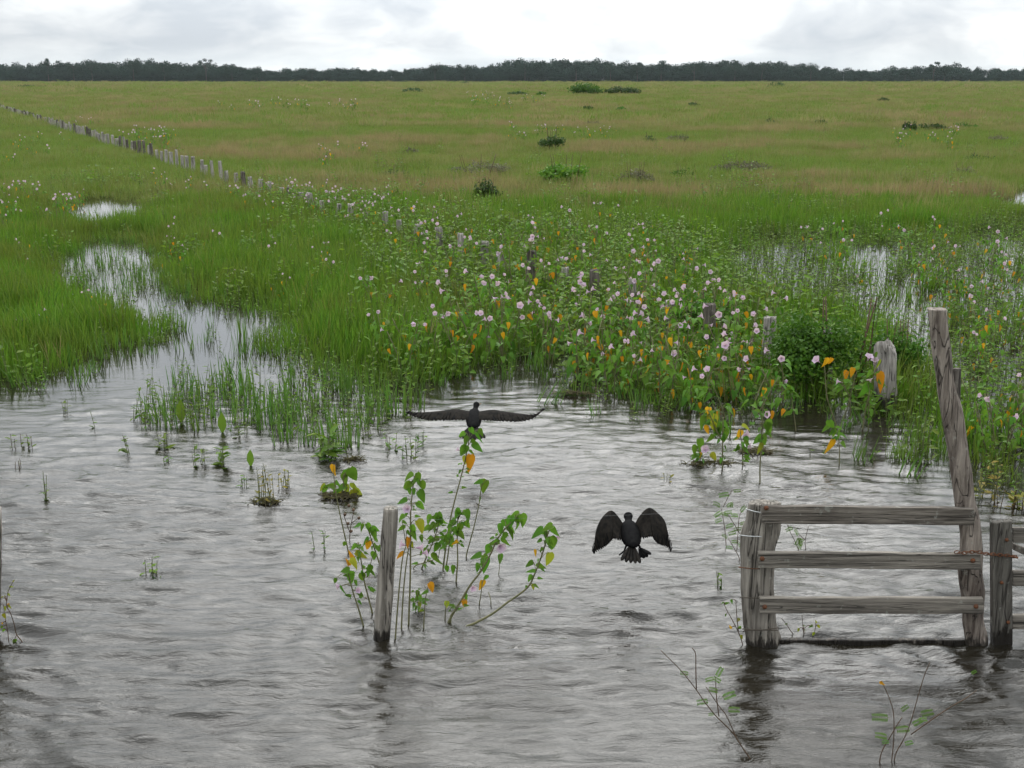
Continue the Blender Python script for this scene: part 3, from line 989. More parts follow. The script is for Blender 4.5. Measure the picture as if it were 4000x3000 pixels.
for a in ((190, 230, 26, 'slim narrow tree standing alone above the left end of the far tree line', 'slim'),
          (290, 239, 60, 'low domed tree just right of the slim tree in the far tree line'),
          (360, 238, 60, 'rounded tree between the low domed tree and the square-topped tree on the left', ),
          (524, 231, 58, 'tall square-topped tree in the left half of the far tree line'),
          (642, 242, 60, 'gently domed tree between the square-topped tree and the scraggly tree'),
          (805, 230, 58, 'scraggly tree with open spreading branches left of the low gap in the tree line', 'open'),
          (908, 257, 46, 'small rounded tree right of the scraggly open tree'),
          (1005, 258, 40, 'small tree where the left tree line drops to the low gap'),
          (1220, 264, 46, 'low rounded tree in the middle of the low tree line gap'),
          (1700, 243, 70, 'broad tree with a flat crown at the left end of the central forest block'),
          (1815, 249, 66, 'wide low tree just left of the highest central forest block'),
          (2050, 230, 84, 'broad domed tree at the highest left corner of the central forest block'),
          (2250, 230, 48, 'upright tree poking above the canopy right of the broad domed tree'),
          (2385, 241, 60, 'low domed tree midway along the central forest block'),
          (2490, 243, 56, 'small domed tree left of the mushroom-shaped tree'),
          (2583, 231, 52, 'mushroom-shaped tree with clear trunk in the central forest block'),
          (2712, 239, 80, 'wide flat-topped tree right of the mushroom-shaped tree'),
          (2870, 240, 90, 'long broad tree crown on the right part of the central forest block'),
          (2976, 243, 58, 'rounded pale tree between the long crown and the big round tree'),
          (3166, 239, 74, 'big round dark tree at the right end of the central forest block'),
          (3536, 264, 50, 'low rounded tree in the right hand low tree line'),
          (3646, 240, 40, 'thin-crowned palm-like tree rising over the right tree line', 'open'),
          (3690, 251, 66, 'domed tree just right of the thin-crowned palm-like tree')):
    far_tree(*a)

# ------------------------------------------------------------------ shrubs out on the marsh
def shrub(name, px, pbase, wpx, hpx, label, mat, n=400, leaf=0.06, cat='shrub', group=None, sparse=False):
    bpt = gp(px, pbase)
    k = np.linalg.norm(bpt[1]) / FPX
    w, h = wpx * k, hpx * k
    rg = np.random.default_rng(int(px * 7 + pbase))
    t = thing(name, label, cat, (bpt[0], bpt[1], 0), 0, group)
    lobes = []
    nl = 7 if not sparse else 9
    for q in range(nl):
        x_ = rg.uniform(-0.36, 0.36) * w
        hh = h * (0.85 - 0.9 * abs(x_ / w) ** 1.5) * rg.uniform(0.7, 1.0)
        s_ = 0.55 if not sparse else 0.3
        lobes.append(((x_, rg.uniform(-0.25, 0.25) * min(w, 3 * h), hh * 0.58), (w * 0.24 * (s_ + 0.4), min(w, 3 * h) * 0.24, hh * s_ * 0.75)))
    obj('foliage', leaf_blob(n, lobes, leaf, int(px) + 3, shell=0.35).mesh('foliage', [mat]), t)
    for q in range(5):
        mb = MB()
        x_ = rg.uniform(-0.3, 0.3) * w
        tube(mb, [(x_ * 0.5, 0, -0.1), (x_ * 0.8, rg.uniform(-.1, .1) * w, h * 0.4), (x_, rg.uniform(-.15, .15) * w, h * 0.8)], max(0.006, h * 0.012), max(0.003, h * 0.005), 4)
        obj('stem', mb.mesh('stem', [M_TWIG]), t)
    return t


shrub('dense_shrub', 3250, 1530, 560, 480, 'dense dark green shrub beside the cracked post at the water edge', M_SHRUB, 7000, 0.034)
shrub('dense_shrub', 3500, 1500, 230, 330, 'dark green shrub behind the cracked post and left of the tall leaning post', M_SHRUB, 2200, 0.032)
shrub('dense_shrub', 2760, 1330, 300, 260, 'mid green shrub hiding the dark stump left of the pale post', M_SHRUB, 2200, 0.035)
shrub('marsh_shrub', 2285, 374, 170, 62, 'large green leafy thicket island far out on the marsh', M_SHRUB, 1500, 0.30)
shrub('marsh_shrub', 2430, 374, 140, 50, 'brownish thicket joined to the right of the far green thicket island', M_DARKSHRUB, 1100, 0.30)
shrub('marsh_shrub', 3030, 346, 60, 36, 'small round dark bush near the tree line right of centre', M_DARKSHRUB, 300, 0.5)
shrub('marsh_shrub', 3366, 332, 46, 10, 'tiny flat dark bush right of the round bush by the tree line', M_DARKSHRUB, 160, 0.5)
shrub('marsh_shrub', 1606, 366, 84, 30, 'low spreading dark bush left of the far thicket island', M_DARKSHRUB, 360, 0.35)
shrub('marsh_shrub', 2025, 378, 80, 30, 'low dark bush between two far flower patches', M_DARKSHRUB, 360, 0.3)
shrub('marsh_shrub', 1815, 330, 40, 16, 'dark bush close to the tree line left of the central forest block', M_DARKSHRUB, 200, 0.5)
shrub('marsh_shrub', 120, 348, 120, 24, 'dark scrub patch at the far left before the trees', M_DARKSHRUB, 420, 0.4)
shrub('marsh_shrub', 800, 334, 90, 12, 'flat dark scrub strip before the left trees', M_DARKSHRUB, 260, 0.5)
shrub('marsh_shrub', 2165, 602, 130, 125, 'dark leafy bush with bare twigs beyond the yellow-leaved patch', M_DARKSHRUB, 520, 0.085, sparse=True)
shrub('marsh_shrub', 2215, 738, 240, 165, 'bright green bush below the dark twiggy bush in mid field', M_LEAF, 1100, 0.08, sparse=True)
shrub('marsh_shrub', 2480, 735, 170, 125, 'grey twiggy seeding bush in mid field right of the bright bush', M_GREYSHRUB, 500, 0.05, sparse=True)
shrub('marsh_shrub', 1860, 705, 300, 125, 'wide grey brown seeding bush in mid field', M_GREYSHRUB, 700, 0.05, sparse=True)
shrub('marsh_shrub', 2900, 690, 260, 105, 'long grey brown seeding bush on the right of mid field', M_GREYSHRUB, 700, 0.05, sparse=True)
shrub('marsh_shrub', 1905, 802, 130, 135, 'small dark bush among yellow leaves above the fence line', M_DARKSHRUB, 620, 0.06)
shrub('marsh_shrub', 3205, 498, 55, 55, 'small dark sprig of a bush in the right of the field', M_DARKSHRUB, 160, 0.12, sparse=True)
shrub('marsh_shrub', 3007, 492, 48, 50, 'smallest dark sprig left of its twin in the right field', M_DARKSHRUB, 120, 0.12, sparse=True)
shrub('marsh_shrub', 3548, 527, 60, 75, 'upright dark bush at the left of the right flower patch', M_DARKSHRUB, 260, 0.11)
shrub('marsh_shrub', 3640, 522, 130, 65, 'low dark bush in the middle of the right flower patch', M_DARKSHRUB, 260, 0.11, sparse=True)
shrub('marsh_shrub', 3090, 425, 50, 18, 'small green bush in the distance right of the thicket island', M_SHRUB, 160, 0.2)
shrub('marsh_shrub', 3430, 440, 120, 16, 'long flat brownish bush in the far right field', M_GREYSHRUB, 260, 0.2)

tufts = sorted((random.uniform(900, 3950), random.uniform(345, 720)) for _ in range(24))
tufts = [q for q in tufts if q[0] > 2000 - 0.0 + (900 - q[1] * 2.2)]
for i, (tx, ty) in enumerate(tufts):
    kk = (ty - HORIZON) / 300.0
    m_ = (M_DARKSHRUB, M_GREYSHRUB, M_SHRUB)[i % 3]
    place_ = 'leftmost' if i == 0 else 'rightmost' if i == len(tufts) - 1 else '%s from the left' % ['', 'first', 'second', 'third', 'fourth', 'fifth', 'sixth', 'seventh', 'eighth', 'ninth', 'tenth', 'eleventh', 'twelfth', 'thirteenth', 'fourteenth', 'fifteenth', 'sixteenth', 'seventeenth', 'eighteenth', 'nineteenth', 'twentieth', 'next', 'next', 'next'][i + 1]
    shrub('scrub_tuft', tx, ty, 30 + 70 * kk * random.uniform(0.7, 1.6), 18 + 48 * kk * random.uniform(0.7, 1.4), 'low %s scrub tuft in the open field, %s of the tufts' % (('dark', 'grey brown', 'green')[i % 3], place_), m_, 220, 0.055 / max(0.25, kk), 'shrub', 'scrub tufts dotted over the open field', True)

# ------------------------------------------------------------------ fence posts
def post_mesh(rows, seed_, mat, depth=0.85, n=16, jag=0.0, knob=0.05):
    """irregular split post from rows (x, y, z, half width); returns a mesh"""
    rg = np.random.default_rng(seed_)
    rows = np.asarray(rows, float)
    R = smooth_path(rows, 4)
    ph = rg.random(6) * 10
    V, F = [], []
    k = len(R)
    grooves = 1 + np.array([0.0 if rg.random() < 0.6 else -rg.uniform(0.05, 0.16) for _ in range(n)])
    for i, (x_, y_, z_, hw_) in enumerate(R):
        for j in range(n):
            a = 2 * math.pi * j / n
            sq = (abs(math.cos(a)) ** 3 + abs(math.sin(a)) ** 3) ** (-1 / 3.0)
            rr = hw_ * (0.55 + 0.45 * sq) * grooves[j] * (1 + knob * math.sin(3 * a + ph[0] + z_ * 9) + knob * 0.8 * math.sin(2 * a + ph[1] - z_ * 16) + 0.03 * math.sin(7 * a + ph[2] + 31 * z_))
            zz = z_ + (jag * (rg.random() - 0.6) if i == k - 1 else 0)
            V.append((x_ + rr * math.cos(a), y_ + rr * depth * math.sin(a), zz))
    for i in range(k - 1):
        for j in range(n):
            F.append((i * n + j, i * n + (j + 1) % n, (i + 1) * n + (j + 1) % n, (i + 1) * n + j))
    top = [(k - 1) * n + j for j in range(n)]
    V.append((R[-1][0], R[-1][1], R[-1][2] + 0.004))
    for j in range(n):
        F.append((top[j], top[(j + 1) % n], len(V) - 1))
    mb = MB()
    mb.add(V, F)
    me = mb.mesh('post', [mat])
    for e in ():
        pass
    # crisp rim at the sawn top
    sm = [True] * len(me.polygons)
    for q in range(len(me.polygons) - n, len(me.polygons)):
        sm[q] = False
    me.polygons.foreach_set('use_smooth', sm)
    return me


def px_post(rows_px, Y, mat, seed_, foot=-0.45, **kw):
    """post traced by its left and right edge: rows (xl, yl, xr, yr) from the top down"""
    rows = []
    for xl, yl, xr, yr in rows_px[::-1]:
        a, c = at(xl, yl, Y), at(xr, yr, Y)
        rows.append(((a[0] + c[0]) / 2, Y, (a[2] + c[2]) / 2, abs(c[0] - a[0]) / 2))
    f0 = rows[0]
    rows = [(f0[0], Y, foot, f0[3] * 1.03)] + rows
    base = np.array((f0[0], Y, 0.0))
    loc_rows = [(r[0] - base[0], 0.0, r[2], r[3]) for r in rows]
    return post_mesh(loc_rows, seed_, mat, **kw), base


me, base = px_post([(1498, 1980, 1554, 1986), (1492, 2040, 1552, 2045), (1484, 2160, 1546, 2165), (1473, 2290, 1538, 2295), (1463, 2410, 1529, 2415), (1456, 2512, 1523, 2516)], 5.52, M_WOOD, 11, knob=0.03)
o = obj('round_post', me, None, tuple(base))
tag(o, 'slim leaning round post standing alone in the flood beside the morning glories', 'post')
me, base = px_post([(-70, 1985, 8, 1990), (-70, 2150, 6, 2150), (-72, 2300, 4, 2300), (-74, 2510, 2, 2515)], 5.5, M_WOOD, 12, knob=0.03)
tag(obj('edge_post', me, None, tuple(base)), 'grey post cut off by the left edge of the picture', 'post')

post_protos = []
for i in range(9):
    rg = np.random.default_rng(300 + i)
    hw_ = rg.uniform(0.048, 0.07)
    lean = rg.uniform(-0.03, 0.03)
    h = rg.uniform(0.5, 0.62)
    rows = [(0, 0, -0.3, hw_ * 1.05), (0, 0, 0.0, hw_ * 1.02), (lean * 0.4, 0, h * 0.4, hw_ * rg.uniform(0.9, 1.08)), (lean * 0.8, 0, h * 0.8, hw_ * rg.uniform(0.85, 1.0)), (lean, 0, h, hw_ * rg.uniform(0.8, 0.97))]
    post_protos.append(post_mesh(rows, 310 + i, M_DARKWOOD if i in (2, 7) else M_PALEWOOD, depth=0.7, n=12, jag=0.05, knob=0.06))
ONES = ['', 'first', 'second', 'third', 'fourth', 'fifth', 'sixth', 'seventh', 'eighth', 'ninth', 'tenth', 'eleventh', 'twelfth', 'thirteenth', 'fourteenth', 'fifteenth', 'sixteenth', 'seventeenth', 'eighteenth', 'nineteenth']
TENS = {2: ('twentieth', 'twenty'), 3: ('thirtieth', 'thirty'), 4: ('fortieth', 'forty'), 5: ('fiftieth', 'fifty'), 6: ('sixtieth', 'sixty')}


def nth(k):
    if k < 20:
        return ONES[k]
    return TENS[k // 10][0] if k % 10 == 0 else TENS[k // 10][1] + '-' + ONES[k % 10]


# (own cracked post nearest the gate)
rows = [(0.0, 0, -0.35, 0.10), (0.0, 0, 0.05, 0.10), (-0.005, 0, 0.30, 0.103), (0.005, 0, 0.50, 0.095), (-0.02, 0, 0.60, 0.07)]
o = obj('cracked_post', post_mesh(rows, 401, M_CRACKED, depth=0.7, jag=0.1, knob=0.09), None, (fence_x(9.91), 9.91, 0))
o.rotation_euler = (0, math.radians(-5), 0)
tag(o, 'cracked pale post with black wet foot at the near end of the fence line', 'post', 'fence posts receding across the marsh')
for k in range(1, 138):
    yk = 9.91 + 0.745 * k + random.uniform(-0.06, 0.06)
    o = obj('fence_post', post_protos[random.randrange(9)] if k not in (3, 6) else post_protos[2], None, (fence_x(yk) + random.uniform(-0.04, 0.04), yk, 0.0))
    s_ = random.uniform(0.9, 1.08)
    if 2 < k < 30:
        s_ *= 0.84
    if k == 2:
        o.data = post_protos[0]
    if random.random() < 0.13:
        s_ *= 0.86
    o.scale = (random.uniform(0.85, 1.2), 1, s_)
    o.rotation_euler = (random.gauss(0, 0.025), random.gauss(0, 0.03), random.uniform(-0.3, 0.3) + (math.pi if random.random() < 0.5 else 0))
    if k < 61:
        lb = '%s fence post, %s in line counting back from the cracked post' % ('dark' if o.data == post_protos[2] or o.data == post_protos[7] else 'pale', nth(k))
    elif k < 90:
        lb = 'thin distant fence post in the far stretch near the left edge'
    else:
        lb = 'tiny far fence post where the line leaves the left edge'
    tag(o, lb, 'post', 'fence posts receding across the marsh')

# ------------------------------------------------------------------ gate panel
GY = 5.47


def plank_mesh(tl, tr, br, bl, Yf, thick, base, mat, seed_, nseg=10):
    """board from its four picture corners, front face at Yf, slightly bowed with worn edges"""
    rg = np.random.default_rng(seed_)
    TL, TR, BR, BL = (at(*q, Yf) for q in (tl, tr, br, bl))
    V, F = [], []
    be = 0.004
    for i in range(nseg + 1):
        t = i / nseg
        top = TL * (1 - t) + TR * t
        bot = BL * (1 - t) + BR * t
        w1, w2 = rg.normal(0, 0.0018), rg.normal(0, 0.0018)
        e = 0.004 * rg.random() if i in (0, nseg) else 0
        sgn = 1 if i == 0 else -1
        up = np.array((0, 0, 1.0))
        for p_, dz, dy in ((top, w1, be), (top, w1 - be, 0), (bot, w2 + be, 0), (bot, w2, be), (bot, w2, thick - be), (bot, w2 + be, thick), (top, w1 - be, thick), (top, w1, thick - be)):
            V.append(p_ + np.array((sgn * e, dy, dz)) - base)
    n = 8
    for i in range(nseg):
        for j in range(n):
            F.append((i * n + j, (i + 1) * n + j, (i + 1) * n + (j + 1) % n, i * n + (j + 1) % n))
    F.append(tuple(range(n)))
    F.append(tuple(nseg * n + j for j in range(n - 1, -1, -1)))
    mb = MB()
    mb.add(V, F)
    me = mb.mesh('plank', [mat], smooth=False)
    return me


def bolt_mesh(c, r=0.012):
    mb = MB()
    ring = [(c[0] + r * math.cos(q * math.pi / 3), c[1], c[2] + r * math.sin(q * math.pi / 3)) for q in range(6)]
    ring2 = [(c[0] + r * 0.8 * math.cos(q * math.pi / 3), c[1] - 0.009, c[2] + r * 0.8 * math.sin(q * math.pi / 3)) for q in range(6)]
    mb.add(ring + ring2, [(i, (i + 1) % 6, 6 + (i + 1) % 6, 6 + i) for i in range(6)] + [tuple(range(6, 12))])
    return mb.mesh('bolt', [M_RUST])


base = np.array((at(3400, 2530, GY)[0], GY, 0.0))
gate_panel = thing('plank_fence', 'weathered short fence panel of three planks between two rough posts in the flood', 'fence', tuple(base))
me, pb = px_post([(2925, 1953, 3052, 1968), (2920, 1990, 3052, 1990), (2913, 2022, 3050, 2035), (2894, 2090, 3044, 2085), (2892, 2160, 3028, 2158), (2894, 2238, 3024, 2238), (2898, 2364, 3027, 2364), (2904, 2440, 3036, 2440), (2911, 2530, 3053, 2530)], GY, M_WOOD, 21, knob=0.012, depth=0.55, jag=0.02)
tag(obj('post', me, gate_panel, tuple(pb - base)), 'thick squat left post bound with wire')
me, pb = px_post([(3622, 1206, 3701, 1206), (3626, 1240, 3704, 1240), (3642, 1380, 3719, 1380), (3656, 1483, 3730, 1483), (3673, 1611, 3765, 1611), (3691, 1703, 3776, 1703), (3709, 1816, 3798, 1816), (3728, 1950, 3812, 1950),
                  (3744, 2056, 3834, 2056), (3748, 2153, 3841, 2153), (3741, 2233, 3841, 2233), (3753, 2322, 3850, 2322), (3760, 2420, 3846, 2420), (3768, 2530, 3862, 2530)], GY, M_BARKWOOD, 22, knob=0.03, depth=0.85)
tall = obj('post', me, gate_panel, tuple(pb - base))
tag(tall, 'tall leaning right post with sawn top and branch stub')
s0, s1 = at(3738, 1560, GY), at(3738, 1440, GY)
mb = MB()
tube(mb, [s0 - pb + np.array((-0.03, 0, -0.05)), s0 - pb + np.array((-0.005, 0, 0)), s1 - pb], 0.02, 0.022, 8, radii=[0.022, 0.022, 0.021])
obj('branch_stub', mb.mesh('branch_stub', [M_DARKWOOD]), tall)
FY = GY - 0.112
for i, (q, mt_) in enumerate(((((2977, 1979), (3809, 1987), (3809, 2054), (2977, 2046)), M_OLDPLANK), (((2961, 2158), (3832, 2165), (3832, 2227), (2961, 2221)), M_PLANK), (((2968, 2337), (3843, 2338), (3843, 2400), (2968, 2398)), M_PLANK))):
    o = obj('plank', plank_mesh(*q, FY, 0.03, base, mt_, 30 + i), gate_panel)
    if i == 0:
        o['label'] = 'dark stained top plank with split left end'
o = obj('plank', plank_mesh((3000, 2500), (3775, 2500), (3775, 2556), (3000, 2556), GY - 0.01, 0.03, base, M_DARKWOOD, 35), gate_panel)
o['label'] = 'black soaked bottom plank at the waterline'
for q in ((2993, 1984), (2977, 2182), (2987, 2370), (3800, 2189), (3812, 2368)):
    obj('bolt', bolt_mesh(at(*q, FY) - base, 0.013), gate_panel)


def wire_path(mb, pts, r):
    tube(mb, smooth_path(pts, 6), r, r, 5)


for yl, yr, mt_, x_r in ((1988, 2004, M_WIRE, 2980), (2090, 2096, M_WIRE, 2975), (2215, 2222, M_RUST, 2968), (2333, 2336, M_DWIRE, 3030), (2456, 2462, M_DWIRE, 3040), (2467, 2452, M_DWIRE, 3042)):
    xl = {1988: 2917, 2090: 2890, 2215: 2889, 2333: 2893, 2456: 2904, 2467: 2904}[yl]
    f = FY + 0.047
    pts = [at(xl, yl, GY + 0.02) - base, at(xl - 2, yl + 1, GY - 0.02) - base, at(xl + 14, (yl * 2 + yr) / 3, f - 0.008) - base, at((xl + x_r) / 2, (yl + yr) / 2 + 2, f - 0.014) - base, at(x_r, yr, f - 0.012) - base]
    mb = MB()
    wire_path(mb, pts, 0.0028)
    obj('wire_binding', mb.mesh('wire_binding', [mt_]), gate_panel)
# strained wires from the squat post towards the slim post
for i, (yl, yr) in enumerate(((1990, 2030), (2208, 2250), (2312, 2345), (2338, 2372))):
    A, B = at(2902, yl, GY), at(1522, yr, 5.52)
    mb = MB()
    wire_path(mb, [A, (A * 2 + B) / 3 - np.array((0, 0, 0.012)), (A + 2 * B) / 3 - np.array((0, 0, 0.012)), B], 0.0004)
    tag(obj('fence_wire', mb.mesh('fence_wire', [M_FWIRE])), ['topmost thin wire', 'second thin wire from the top', 'third thin wire from the top', 'lowest thin wire'][i] + ' strung left from the squat panel post', 'wire', 'wires strung across the flood')

# ------------------------------------------------------------------ gate at the right edge
gb = np.array((at(3916, 2512, GY)[0], GY, 0.0))
gate = thing('wooden_gate', 'grey plank gate with upright end board cut off by the right edge', 'gate', tuple(gb))
obj('stile', plank_mesh((3876, 2042), (3955, 2037), (3957, 2600), (3879, 2600), GY - 0.02, 0.04, gb, M_STILE, 50, 4), gate)
obj('stile', plank_mesh((5200, 2040), (5280, 2040), (5280, 2600), (5200, 2600), GY - 0.02, 0.04, gb, M_STILE, 51, 4), gate)
for i, (t_, b_) in enumerate(((2064, 2122), (2233, 2290), (2404, 2459))):
    obj('rail', plank_mesh((3957, t_), (5199, t_ + 6), (5199, b_ + 6), (3957, b_), GY, 0.028, gb, M_PLANK, 52 + i), gate)
obj('brace', plank_mesh((3957, 2124), (4700, 2420), (4700, 2490), (3957, 2150), GY + 0.03, 0.025, gb, M_DARKWOOD, 56), gate)
for q in ((3932, 2108), (3912, 2275), (3938, 2430)):
    obj('bolt', bolt_mesh(at(*q, GY - 0.021) - gb, 0.01), gate)

# chain holding the gate to the tall post
chain_px = [(3738, 2157), (3752, 2160), (3767, 2160), (3782, 2157), (3797, 2156), (3812, 2155), (3826, 2157), (3840, 2161), (3852, 2163), (3865, 2164), (3878, 2165), (3892, 2167), (3906, 2168), (3920, 2169), (3934, 2170), (3948, 2172), (3962, 2174)]
cb = at(3850, 2163, GY - 0.1)
chain = thing('rusty_chain', 'rusty chain looped from the tall post to the gate board', 'chain', tuple(cb))
for i, q in enumerate(chain_px):
    Yc = GY - 0.122 if q[0] < 3845 else (GY - 0.06 if q[0] < 3874 else GY - 0.032)
    c = at(*q, Yc) - cb
    mb = MB()
    ring = []
    for a_ in range(10):
        a = 2 * math.pi * a_ / 10
        lx, lz = 0.0135 * math.cos(a), 0.0075 * math.sin(a)
        ring.append(c + (np.array((lx, 0, lz)) if i % 2 == 0 else np.array((lx, lz, 0))))
    ring.append(ring[0])
    tube(mb, ring, 0.0024, 0.0024, 5, cap=False)
    obj('link', mb.mesh('link', [M_RUST]), chain)
mb = MB()
c = at(3964, 2176, GY - 0.03) - cb
tube(mb, [c + np.array((-0.012, 0, 0.004)), c + np.array((0.014, -0.006, -0.002))], 0.005, 0.005, 6)
obj('pin', mb.mesh('pin', [M_RUST]), chain)

# ------------------------------------------------------------------ cormorants
def loft(mb, secs, n=12, mat=0):
    """closed body from sections (centre, rx, rz)"""
    V, F = [], []
    k = len(secs)
    for c, rx, rz in secs:
        for j in range(n):
            a = 2 * math.pi * j / n
            V.append((c[0] + rx * math.cos(a), c[1], c[2] + rz * math.sin(a)))
    for i in range(k - 1):
        for j in range(n):
            F.append((i * n + j, i * n + (j + 1) % n, (i + 1) * n + (j + 1) % n, (i + 1) * n + j))
    F.append(tuple(range(n - 1, -1, -1)))
    F.append(tuple((k - 1) * n + j for j in range(n)))
    mb.add(V, F, mat)


def wing(mb, lead, trail, camber, nspan=34, nch=6, mat=1, ser=0.012, seed_=0):
    """feathered wing between a leading and a trailing curve, trailing edge cut into feather tips"""
    rg = np.random.default_rng(seed_)
    L, T = smooth_path(lead, 12), smooth_path(trail, 12)

    def samp(P, t):
        q = t * (len(P) - 1)
        i = min(int(q), len(P) - 2)
        return P[i] + (P[i + 1] - P[i]) * (q - i)
    V, F = [], []
    up = np.array((0, 0, 1.0))
    rows = []
    for i in range(nspan + 1):
        t = i / nspan
        a, c = samp(L, t), samp(T, t)
        ch = c - a
        ln = np.linalg.norm(ch)
        c = c + ch / (ln + 1e-6) * (ser * (1 if i % 2 else -1) * (0.4 + t) * min(1, ln / 0.05))
        nv = np.cross(samp(L, min(1, t + 0.02)) - samp(L, max(0, t - 0.02)), ch)
        nv = nv / (np.linalg.norm(nv) + 1e-9)
        if nv @ camber < 0:
            nv = -nv
        cl = np.linalg.norm(camber)
        for side in (1, -1):
            for j in range(nch + 1):
                s_ = j / nch
                th = 0.011 * (1 - s_) ** 1.2 * (1 - 0.7 * t) + 0.0012
                off = cl * math.sin(math.pi * min(1, s_ * 0.95 + 0.05)) * min(1, ln / 0.1) + (0.0022 if (i % 2 and s_ > 0.3) else 0)
                V.append(a + (c - a) * s_ + nv * (off + side * th * 0.5))
    w = 2 * (nch + 1)
    for i in range(nspan):
        for j in range(nch):
            p0, p1 = i * w + j, (i + 1) * w + j
            F.append((p0, p0 + 1, p1 + 1, p1))
            q0, q1 = p0 + nch + 1, p1 + nch + 1
            F.append((q0, q1, q1 + 1, q0 + 1))
        F.append((i * w, (i + 1) * w, (i + 1) * w + nch + 1, i * w + nch + 1))
        e = nch
        F.append((i * w + e, i * w + e + nch + 1, (i + 1) * w + e + nch + 1, (i + 1) * w + e))
    F.append(tuple([j for j in range(nch + 1)] + [nch + 1 + j for j in range(nch, -1, -1)]))
    mb.add(V, F, mat)
    # flight feathers overlapping along the trailing edge and fanned at the tip
    tip = L[-1]
    for i in range(22):
        t = 0.04 + 0.94 * i / 21
        a, c = samp(L, t), samp(T, t)
        c2 = samp(T, min(1.0, t + 0.05 + 0.10 * t))
        ch = c2 - a
        ln = np.linalg.norm(ch)
        if ln < 0.01:
            continue
        nv = np.cross(samp(L, min(1, t + 0.02)) - samp(L, max(0, t - 0.02)), ch)
        nv /= np.linalg.norm(nv) + 1e-9
        if nv @ camber < 0:
            nv = -nv
        lift = nv * (0.003 + 0.0025 * (i % 2)) + nv * cl * 0.25
        quill(mb, a + ch * 0.40 + nv * cl * 0.7 + lift, c2 + ch / ln * (0.006 + 0.008 * t + 0.005 * rg.random()) + lift * 0.3, 0.022 - 0.006 * t, mat if i % 3 else 0, nrm=tuple(nv))


def quill(mb, a, c, w, mat=1, nrm=(0, -0.5, 1)):
    """single long feather from a to c, rounded tip, real thickness"""
    a, c = np.array(a, float), np.array(c, float)
    d = c - a
    ln = np.linalg.norm(d)
    d /= ln
    s_ = np.cross(d, np.array(nrm, float))
    s_ /= np.linalg.norm(s_)
    u = np.cross(s_, d)
    prof = [(0, 0.35), (0.3, 0.7), (0.65, 1.0), (0.88, 0.9), (1.0, 0.35)]
    V, F = [], []
    for t, ww in prof:
        for sx, sz in ((-1, 0), (0, 1), (1, 0), (0, -1)):
            V.append(a + d * ln * t + s_ * sx * w * ww * 0.5 + u * sz * 0.002)
    for i in range(4):
        for j in range(4):
            F.append((i * 4 + j, i * 4 + (j + 1) % 4, (i + 1) * 4 + (j + 1) % 4, (i + 1) * 4 + j))
    F.append((16, 17, 18, 19))
    mb.add(V, F, mat)


BODY = [((0, -0.20, 0.004), 0.014, 0.010), ((0, -0.17, 0.002), 0.032, 0.020), ((0, -0.11, 0), 0.050, 0.036), ((0, -0.04, 0), 0.057, 0.048), ((0, 0.04, 0.002), 0.056, 0.052), ((0, 0.10, 0.008), 0.047, 0.045),
        ((0.002, 0.15, 0.018), 0.032, 0.032), ((0.005, 0.19, 0.030), 0.021, 0.022), ((0.008, 0.25, 0.045), 0.0175, 0.018), ((0.010, 0.29, 0.054), 0.020, 0.021), ((0.012, 0.325, 0.058), 0.0235, 0.0235), ((0.013, 0.36, 0.057), 0.018, 0.017), ((0.014, 0.38, 0.053), 0.008, 0.008)]


# far bird gliding away with level outstretched wings
mb = MB()
loft(mb, [((c[0], c[1] if c[1] < 0.1 else 0.1 + (c[1] - 0.1) * 0.45, c[2] * 0.85 + 0.004), rx, rz) for c, rx, rz in BODY], 14)
loft(mb, [((0.016, 0.224, 0.048), 0.0085, 0.008), ((0.030, 0.242, 0.045), 0.006, 0.0055), ((0.046, 0.257, 0.043), 0.003, 0.003)], 6, 2)
for sg in (1, -1):
    tipz = 0.105 if sg > 0 else 0.062
    tx = 0.515 if sg > 0 else 0.485
    lead = [(sg * 0.03, 0.075, 0.034), (sg * 0.13, 0.100, 0.042), (sg * 0.21, 0.090, 0.036), (sg * 0.33, 0.065, 0.030), (sg * 0.44, 0.020, 0.040), (sg * tx, -0.045, tipz)]
    trail = [(sg * 0.03, -0.085, 0.026), (sg * 0.13, -0.075, 0.022), (sg * 0.22, -0.080, 0.020), (sg * 0.33, -0.075, 0.018), (sg * 0.43, -0.055, 0.036), (sg * (tx - 0.002), -0.05, tipz - 0.002)]
    wing(mb, lead, trail, np.array((0, 0, 0.010)), seed_=5 + sg)
for i in range(9):
    a = (i - 4) / 4.0
    quill(mb, (a * 0.02, -0.16, 0.004 + 0.001 * (i % 2)), (a * 0.088, -0.395 + 0.05 * abs(a), -0.020 - 0.001 * (i % 2)), 0.032, 1)
me = mb.mesh('flying_cormorant', [M_BIRD, M_WING, M_BEAK])
o = obj('flying_cormorant', me, None, tuple(at(1851, 1640, 8.3)))
tag(o, 'black cormorant gliding away low over the water with wings spread level', 'bird')
o.rotation_euler = (math.radians(2), math.radians(1.0), 0)

# near bird taking off, wings bowed up and over
mb = MB()
loft(mb, [((0.3 * c[0], c[1] * 0.88 if c[1] < 0.1 else 0.088 + (c[1] - 0.1) * 0.36, c[2] * 0.72 + 0.008), rx * (0.98 if c[1] < 0.16 else 1.12), rz * (1.02 if c[1] < 0.16 else 1.1)) for c, rx, rz in BODY], 14)
loft(mb, [((0.004, 0.184, 0.046), 0.0085, 0.008), ((0.005, 0.214, 0.042), 0.006, 0.0055), ((0.006, 0.247, 0.038), 0.003, 0.003)], 6, 2)
EL = math.radians(20)


def vz(v, y):
    return (v - math.sin(EL) * y) / math.cos(EL)


